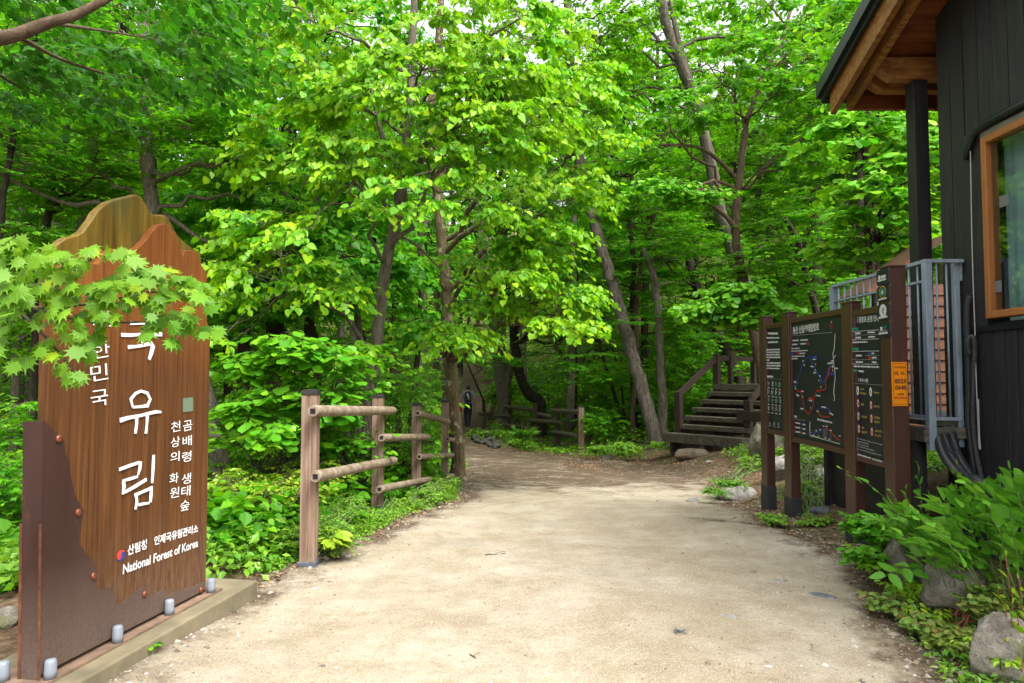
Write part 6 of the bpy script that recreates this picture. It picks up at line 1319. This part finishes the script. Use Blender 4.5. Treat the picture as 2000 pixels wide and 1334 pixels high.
shrub('olive and purplish seedlings spilling over the stones onto the sand', G(1850, 1235), [(1730, 1180, 4.3, .09, .07, .03, 8), (1800, 1215, 4.1, .12, .08, .04, 10), (1900, 1150, 4.2, .08, .08, .04, 6), (1870, 1245, 3.85, .14, .1, .05, 13), (1800, 1230, 4.0, .08, .06, .04, 6), (1905, 1180, 4.0, .1, .1, .06, 8), (1865, 1280, 3.75, .06, .05, .03, 5)], K_(ls=.045, L=.09, tm='round', nl=5, ntw=5, up=(.0, 1.0), tilt=.6, ldroop=.1), 'russet', 311, 'seedlings', 'seedling', 'redstem')
shrub('yellow green five leaflet plants low on the sand edge', G(1770, 1200), [(1745, 1150, 4.45, .08, .06, .05, 7), (1800, 1145, 4.4, .1, .06, .05, 8), (1810, 1195, 4.15, .08, .06, .04, 6), (1885, 1255, 3.8, .06, .05, .03, 5)], K_(ls=.05, L=.07, tm='oval', nl=5, ntw=4, up=(.0, .9)), 'lime', 313, 'seedlings', 'seedling', 'greentwig')
arching('red stemmed plant with drooping pale buds at the right border', G(1990, 1330), [(1965, 1085, 3.3, 1990, 1330, .02), (1990, 1130, 3.3, 1995, 1330, .0), (1950, 1150, 3.35, 1992, 1300, .1), (2010, 1180, 3.2, 1995, 1330, .0)], 'lime', .06, 9, 315, stemc='redstem')
shrub('small light weed sprouting against the rounded lichen grey boulder', G(1960, 1310), [(1965, 1292, 3.1, .015, .01, .01, 3)], K_(ls=.04, L=.04, tm='oval', nl=3, ntw=3), 'lime', 317, 'seedling', 'seedling', 'greentwig')

# ground cover: too many leaves to count
def cover(name, n, xf, yr, hgt, ls, tm, leaf, seed, per=9, rad=.16, keep=None, grow=0.0):
    g = rng(seed); y = yr[0] + (yr[1] - yr[0]) * g.random(n) ** 1.3; lo, hi = xf(y); x = lo + (hi - lo) * g.random(n)
    ok = np.ones(n, bool) if keep is None else keep(x, y)
    x, y = x[ok], y[ok]; n = len(x); f = 1 + grow * y
    a = g.random((n, per)) * 6.28; r = rad * f[:, None] * np.sqrt(g.random((n, per))); hh = hgt * f[:, None] * (.35 + .75 * g.random((n, 1))) * (1 - .55 * (r / (rad * f[:, None])) ** 2) * (.55 + .5 * g.random((n, per)))
    X = x[:, None] + np.cos(a) * r; Y = y[:, None] + np.sin(a) * r; Z = H(X, Y) + hh
    O = np.stack([X, Y, Z], -1).reshape(-1, 3); D = np.stack([np.cos(a), np.sin(a), -.25 + .4 * g.normal(size=a.shape)], -1).reshape(-1, 3)
    Nn = np.array([0, 0, 1.]) + .35 * g.normal(size=O.shape); S = (ls * f[:, None] * (.6 + .7 * g.random((n, per)))).reshape(-1)
    mb = MB(); put_leaves(mb, tm, O, D, Nn, S); return mb.build(name, leaf, kind='stuff')
notpath = lambda m: (lambda x, y: ((x < xl(y) - m) | (x > xr(y) + m)) & ~((x > 2.9) & (x < 9) & (y < 7.9)) & ~((x > 3.2) & (x < 8) & (y > 13.6) & (y < 18.8)) & ~((x < -1.5) & (x > -2.9) & (y < 5.05)) & ~((x > 1) & (x < 5) & (y > 7.9) & (y < 16.2) & (x < 4.2)))
def fdist(x, y, L):
    d = np.full(np.shape(x), 99.)
    for (ax, ay), (bx, by) in zip(L[:-1], L[1:]):
        t = np.clip(((x - ax) * (bx - ax) + (y - ay) * (by - ay)) / ((bx - ax) ** 2 + (by - ay) ** 2), 0, 1); d = np.minimum(d, np.hypot(x - ax - t * (bx - ax), y - ay - t * (by - ay)))
    return d
FX = lambda y: np.interp(y, [5, 5.5, 7.72, 9.57, 11.65, 12.6], [-1.75, -1.615, -1.505, -1.33, -1.14, -1.0])
nofence = lambda f: (lambda x, y: f(x, y) & ((y > 12.6) | (x < FX(y) - .22) | (x > 0)) & (fdist(x, y, FP) > 1.1))
cover('undergrowth', 1500, lambda y: (FX(y) - .3, xl(y) - .02), (5.3, 12.5), .07, .032, 'simple', 'weed', 411, keep=notpath(.06), rad=.08, per=14)
cover('undergrowth', 330, lambda y: (xr(y) - .02, xr(y) + .75), (3.2, 5.3), .10, .034, 'simple', 'weed', 417, rad=.09, per=14)
cover('undergrowth', 900, lambda y: (-2.5 + 0 * y, 3.2 + 0 * y), (17.5, 33), .15, .09, 'simple', 'weed', 413, keep=lambda x, y: notpath(.3)(x, y) & (fdist(x, y, FP) < 1.15), rad=.2, per=12)
cover('undergrowth', 5200, lambda y: (-1.05 * y - 1, xl(y) - .05), (4.7, 16), .30, .07, 'simple', 'weed', 401, keep=nofence(notpath(.10)), grow=.03)
cover('undergrowth', 5200, lambda y: (-1.0 * y, xl(y) - .2), (5.6, 22), .45, .10, 'broad', 'maple_far', 403, keep=nofence(notpath(.45)), grow=.03, rad=.22)
cover('undergrowth', 5200, lambda y: (xr(y) + .2, .9 * y), (15.5, 40), .30, .055, 'broad', 'weed', 405, keep=nofence(notpath(.25)), grow=.03, rad=.12)
cover('undergrowth', 5200, lambda y: (-.9 * y, .9 * y), (19, 50), .40, .08, 'broad', 'wood_leaf', 407, keep=nofence(notpath(.5)), grow=.04, rad=.14)
cover('undergrowth', 9000, lambda y: (-.9 * y, .9 * y), (26, 68), .6, .14, 'simple', 'wood_leaf', 415, keep=nofence(notpath(.9)), grow=.02, rad=.3)
cover('undergrowth', 1000, lambda y: (4.1 + 0 * y, 3.9 + .25 * y), (7.7, 13.5), .16, .06, 'simple', 'weed', 409, grow=.02, rad=.10)

# ---- trees and shrubs deep in the wood: copies of a few kinds
def proto(seed, hgt, crown, K, sp, leaf, bark_, lsc, lean, r0=.13):
    g = rng(seed); n = 9; t = np.linspace(0, 1, n)
    path = np.stack([lean[0] * t ** 1.3 + .12 * g.normal(size=n) * t, lean[1] * t + .12 * g.normal(size=n) * t, hgt * t - .3], -1); rad = np.linspace(r0, r0 * .35, n); rad[0] *= 1.3
    tb, cb = MB(), MB(); tb.tube(path, rad, 9, 0, True, .05, seed); c = []
    for (z0, z1, R, k) in crown:
        tt = g.random(k); z = z0 + (z1 - z0) * tt; a = g.random(k) * 6.28; rr = R * np.sqrt(g.random(k)) * (1 - .35 * tt)
        c.append(np.stack([np.interp(z, path[:, 2], path[:, 0]) + np.cos(a) * rr, np.interp(z, path[:, 2], path[:, 1]) + np.sin(a) * rr, z], -1))
    make_crown(cb, tb, path, rad, np.concatenate(c), sp, seed + 3, 12, lsc, tzr=(.12, .98))
    root = thing('tree', '', 'tree', (0, 0, 0)); tb.build('trunk', bark_, root, True); cb.build('crown', [leaf, 'twig'], root); return root
def sproto(seed, hgt, R, K, kw, leaf):
    g = rng(seed); c = ell(g, (0, 0, hgt * .55), (R, R, hgt * .42), K, .25); od = c.copy(); od[:, 2] = 0
    root = thing('shrub', '', 'shrub', (0, 0, 0)); mb = MB(); sprays(mb, c, od + .2 * g.normal(size=c.shape) * np.array([1, 1, 0]), seed, **kw)
    sb = MB()
    for q in c: sb.tube(curve((g.normal() * .05, g.normal() * .05, -.05), q, 5, .08, .04, g), np.linspace(.014, .004, 5), 4, 0, False)
    sb.build('stem', 'twig', root, True); mb.build('foliage', [leaf, 'twig'], root); return root
protos = [
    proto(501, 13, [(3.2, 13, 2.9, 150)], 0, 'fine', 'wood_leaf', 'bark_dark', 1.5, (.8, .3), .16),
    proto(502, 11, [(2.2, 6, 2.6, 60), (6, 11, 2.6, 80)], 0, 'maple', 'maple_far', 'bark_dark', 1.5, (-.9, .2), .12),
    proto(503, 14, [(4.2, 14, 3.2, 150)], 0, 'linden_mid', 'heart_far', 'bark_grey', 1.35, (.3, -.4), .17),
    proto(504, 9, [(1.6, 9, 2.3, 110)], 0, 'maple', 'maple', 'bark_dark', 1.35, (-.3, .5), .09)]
kinds = ['slender tree with fine dark leaves deep in the green wood', 'maple with layered leaf sprays deep in the green wood', 'grey barked broad leaved tree deep in the green wood', 'young bright leaved maple deep in the green wood']
def ok_spot(x, y, m):
    if xl(y) - m < x < xr(y) + m and y < 46: return False
    if x > 2.2 and y < 19.5: return False
    if -2.5 < x < 5 and y < 20: return False
    return True
g = random.Random(77); spots = []
for Y_, n in ((12.5, 4), (15.5, 8), (19.5, 12), (24, 15), (29, 15), (35, 13), (42, 10)):
    for i in range(n):
        x = (-1 + 2 * (i + g.uniform(.15, .85)) / n) * (.86 * Y_ + 1.5); y = Y_ + g.uniform(-1.8, 1.8)
        if ok_spot(x, y, 1.1 + .02 * y): spots.append((x, y))
used = [0] * 4
spots += [(-4.6, 34), (-4.6, 41), (-.6, 39), (-3.6, 49)]  # extra trees added beside the far trail to shade it
for i, (x, y) in enumerate(spots):
    k_ = g.choice([0, 1, 2, 3] if y < 28 else [0, 0, 2, 2, 1]); s = g.uniform(.85, 1.2) * (1 + max(0, y - 20) * .012)
    loc = (x, y, h1(x, y)); gr = kinds[k_].split(' deep')[0] + 's in the wood'
    if not used[k_]: r = protos[k_]; r.location = loc; r.rotation_euler = (0, 0, g.uniform(0, 6.28)); r.scale = (s, s, s); r['label'] = kinds[k_]; r['group'] = gr; used[k_] = 1
    else: dup(protos[k_], loc, g.uniform(0, 6.28), s, kinds[k_], gr)
sp_ = [sproto(511, 1.9, 1.0, 22, K_(ls=.12, L=.5, tm='broad', nl=9, ntw=6), 'wood_leaf'), sproto(512, 1.5, .9, 20, K_(ls=.13, L=.5, tm='star', nl=8, ntw=6), 'maple_far'), sproto(513, 1.2, .8, 18, K_(ls=.12, L=.4, tm='round', nl=8, ntw=6), 'oak')]
sk = ['leafy dark bush in the understory of the wood', 'maple leaved bush in the understory of the wood', 'round leaved lighter bush in the understory of the wood']
used = [0] * 3
for i in range(210):
    y = 8.5 + 30 * g.random() ** 1.1; x = g.uniform(-1, 1) * (.82 * y + 1)
    if not (x < xl(y) - 1.5 or x > xr(y) + 1.3) or (x > 2.0 and y < 19.4) or (-2.5 < x and y < 16): continue
    if y > 18 and x > -2.5 and y < 33 and x < 3.2: continue
    k_ = g.randrange(3); s = g.uniform(.7, 1.3); loc = (x, y, h1(x, y)); gr = sk[k_].split(' in the')[0] + 'es in the understory'
    if not used[k_]: r = sp_[k_]; r.location = loc; r.scale = (s, s, s); r['label'] = sk[k_]; r['group'] = gr; used[k_] = 1
    else: dup(sp_[k_], loc, g.uniform(0, 6.28), s, sk[k_], gr)

# far wood: one leafy mass
g = rng(91); n = 90; cx = (g.random(n) * 2 - 1); cy = 47 + 30 * g.random(n); cx = cx * (cy * .9 + 4); cz = H(cx, cy) + 1 + 10 * g.random(n) ** 1.2
m_ = 1100; v = nrmz(g.normal(size=(n, m_, 3))) * (g.random((n, m_, 1)) ** .4) * np.array([3.6, 3.0, 3.4]); O = (np.stack([cx, cy, cz], -1)[:, None] + v).reshape(-1, 3)
mb = MB(); put_leaves(mb, 'simple', O, g.normal(size=O.shape) * np.array([1, 1, .5]), np.array([0, -.3, 1.]) + .5 * g.normal(size=O.shape), .30 + .25 * g.random(len(O)), 0)
for i in range(60):
    x = (g.random() * 2 - 1) * 50; y = 46 + 25 * g.random(); z = h1(x, y); mb.tube([(x, y, z - .3), (x + g.normal() * .5, y, z + 7), (x + g.normal(), y, z + 14)], [.3, .22, .1], 7, 1, False)
mb.build('far_woods', ['wood_leaf', 'bark_dark'], kind='stuff')

# ------------------------------------------------------------------ light, sky, camera
sd = Vector((.50, -.62, 1.25)).normalized()
w = bpy.data.worlds.new('World'); bpy.context.scene.world = w; w.use_nodes = True; nt = w.node_tree; nt.nodes.clear()
sk_ = nt.nodes.new('ShaderNodeTexSky'); sk_.sky_type = 'NISHITA'; sk_.sun_disc = False; sk_.sun_elevation = math.asin(sd.z); sk_.sun_rotation = math.atan2(sd.x, sd.y)
sk_.dust_density = 6; sk_.air_density = 1.2; sk_.ozone_density = 1
hs = nt.nodes.new('ShaderNodeHueSaturation'); hs.inputs['Saturation'].default_value = .15
bg = nt.nodes.new('ShaderNodeBackground'); bg.inputs[1].default_value = .15; wo_ = nt.nodes.new('ShaderNodeOutputWorld')
nt.links.new(sk_.outputs[0], hs.inputs['Color']); nt.links.new(hs.outputs[0], bg.inputs[0]); nt.links.new(bg.outputs[0], wo_.inputs[0])
sl_ = bpy.data.lights.new('sun', 'SUN'); sl_.energy = 1.0; sl_.angle = R_(24); sl_.color = (1, .95, .86)
so = bpy.data.objects.new('sun', sl_); C.objects.link(so); so.rotation_euler = (-sd).to_track_quat('-Z', 'Y').to_euler(); so.location = (3, -5, 20)
cam = bpy.data.cameras.new('camera'); co = bpy.data.objects.new('camera', cam); C.objects.link(co)
co.location = (0, 0, CAMZ); co.rotation_euler = (PI / 2 + TILT, 0, 0); cam.sensor_width = 36; cam.lens = FOC / 2000 * 36; cam.clip_end = 600; cam.clip_start = .05
s = bpy.context.scene; s.camera = co
s.view_settings.view_transform = 'Standard'; s.view_settings.look = 'None'; s.view_settings.gamma = 1; s.view_settings.exposure = 1.85
s.render.engine = 'CYCLES'; s.cycles.max_bounces = 7; s.cycles.diffuse_bounces = 4; s.cycles.glossy_bounces = 2; s.cycles.transmission_bounces = 4; s.cycles.transparent_max_bounces = 6
s.cycles.use_denoising = True; s.cycles.caustics_reflective = False; s.cycles.caustics_refractive = False; s.cycles.sample_clamp_indirect = 6
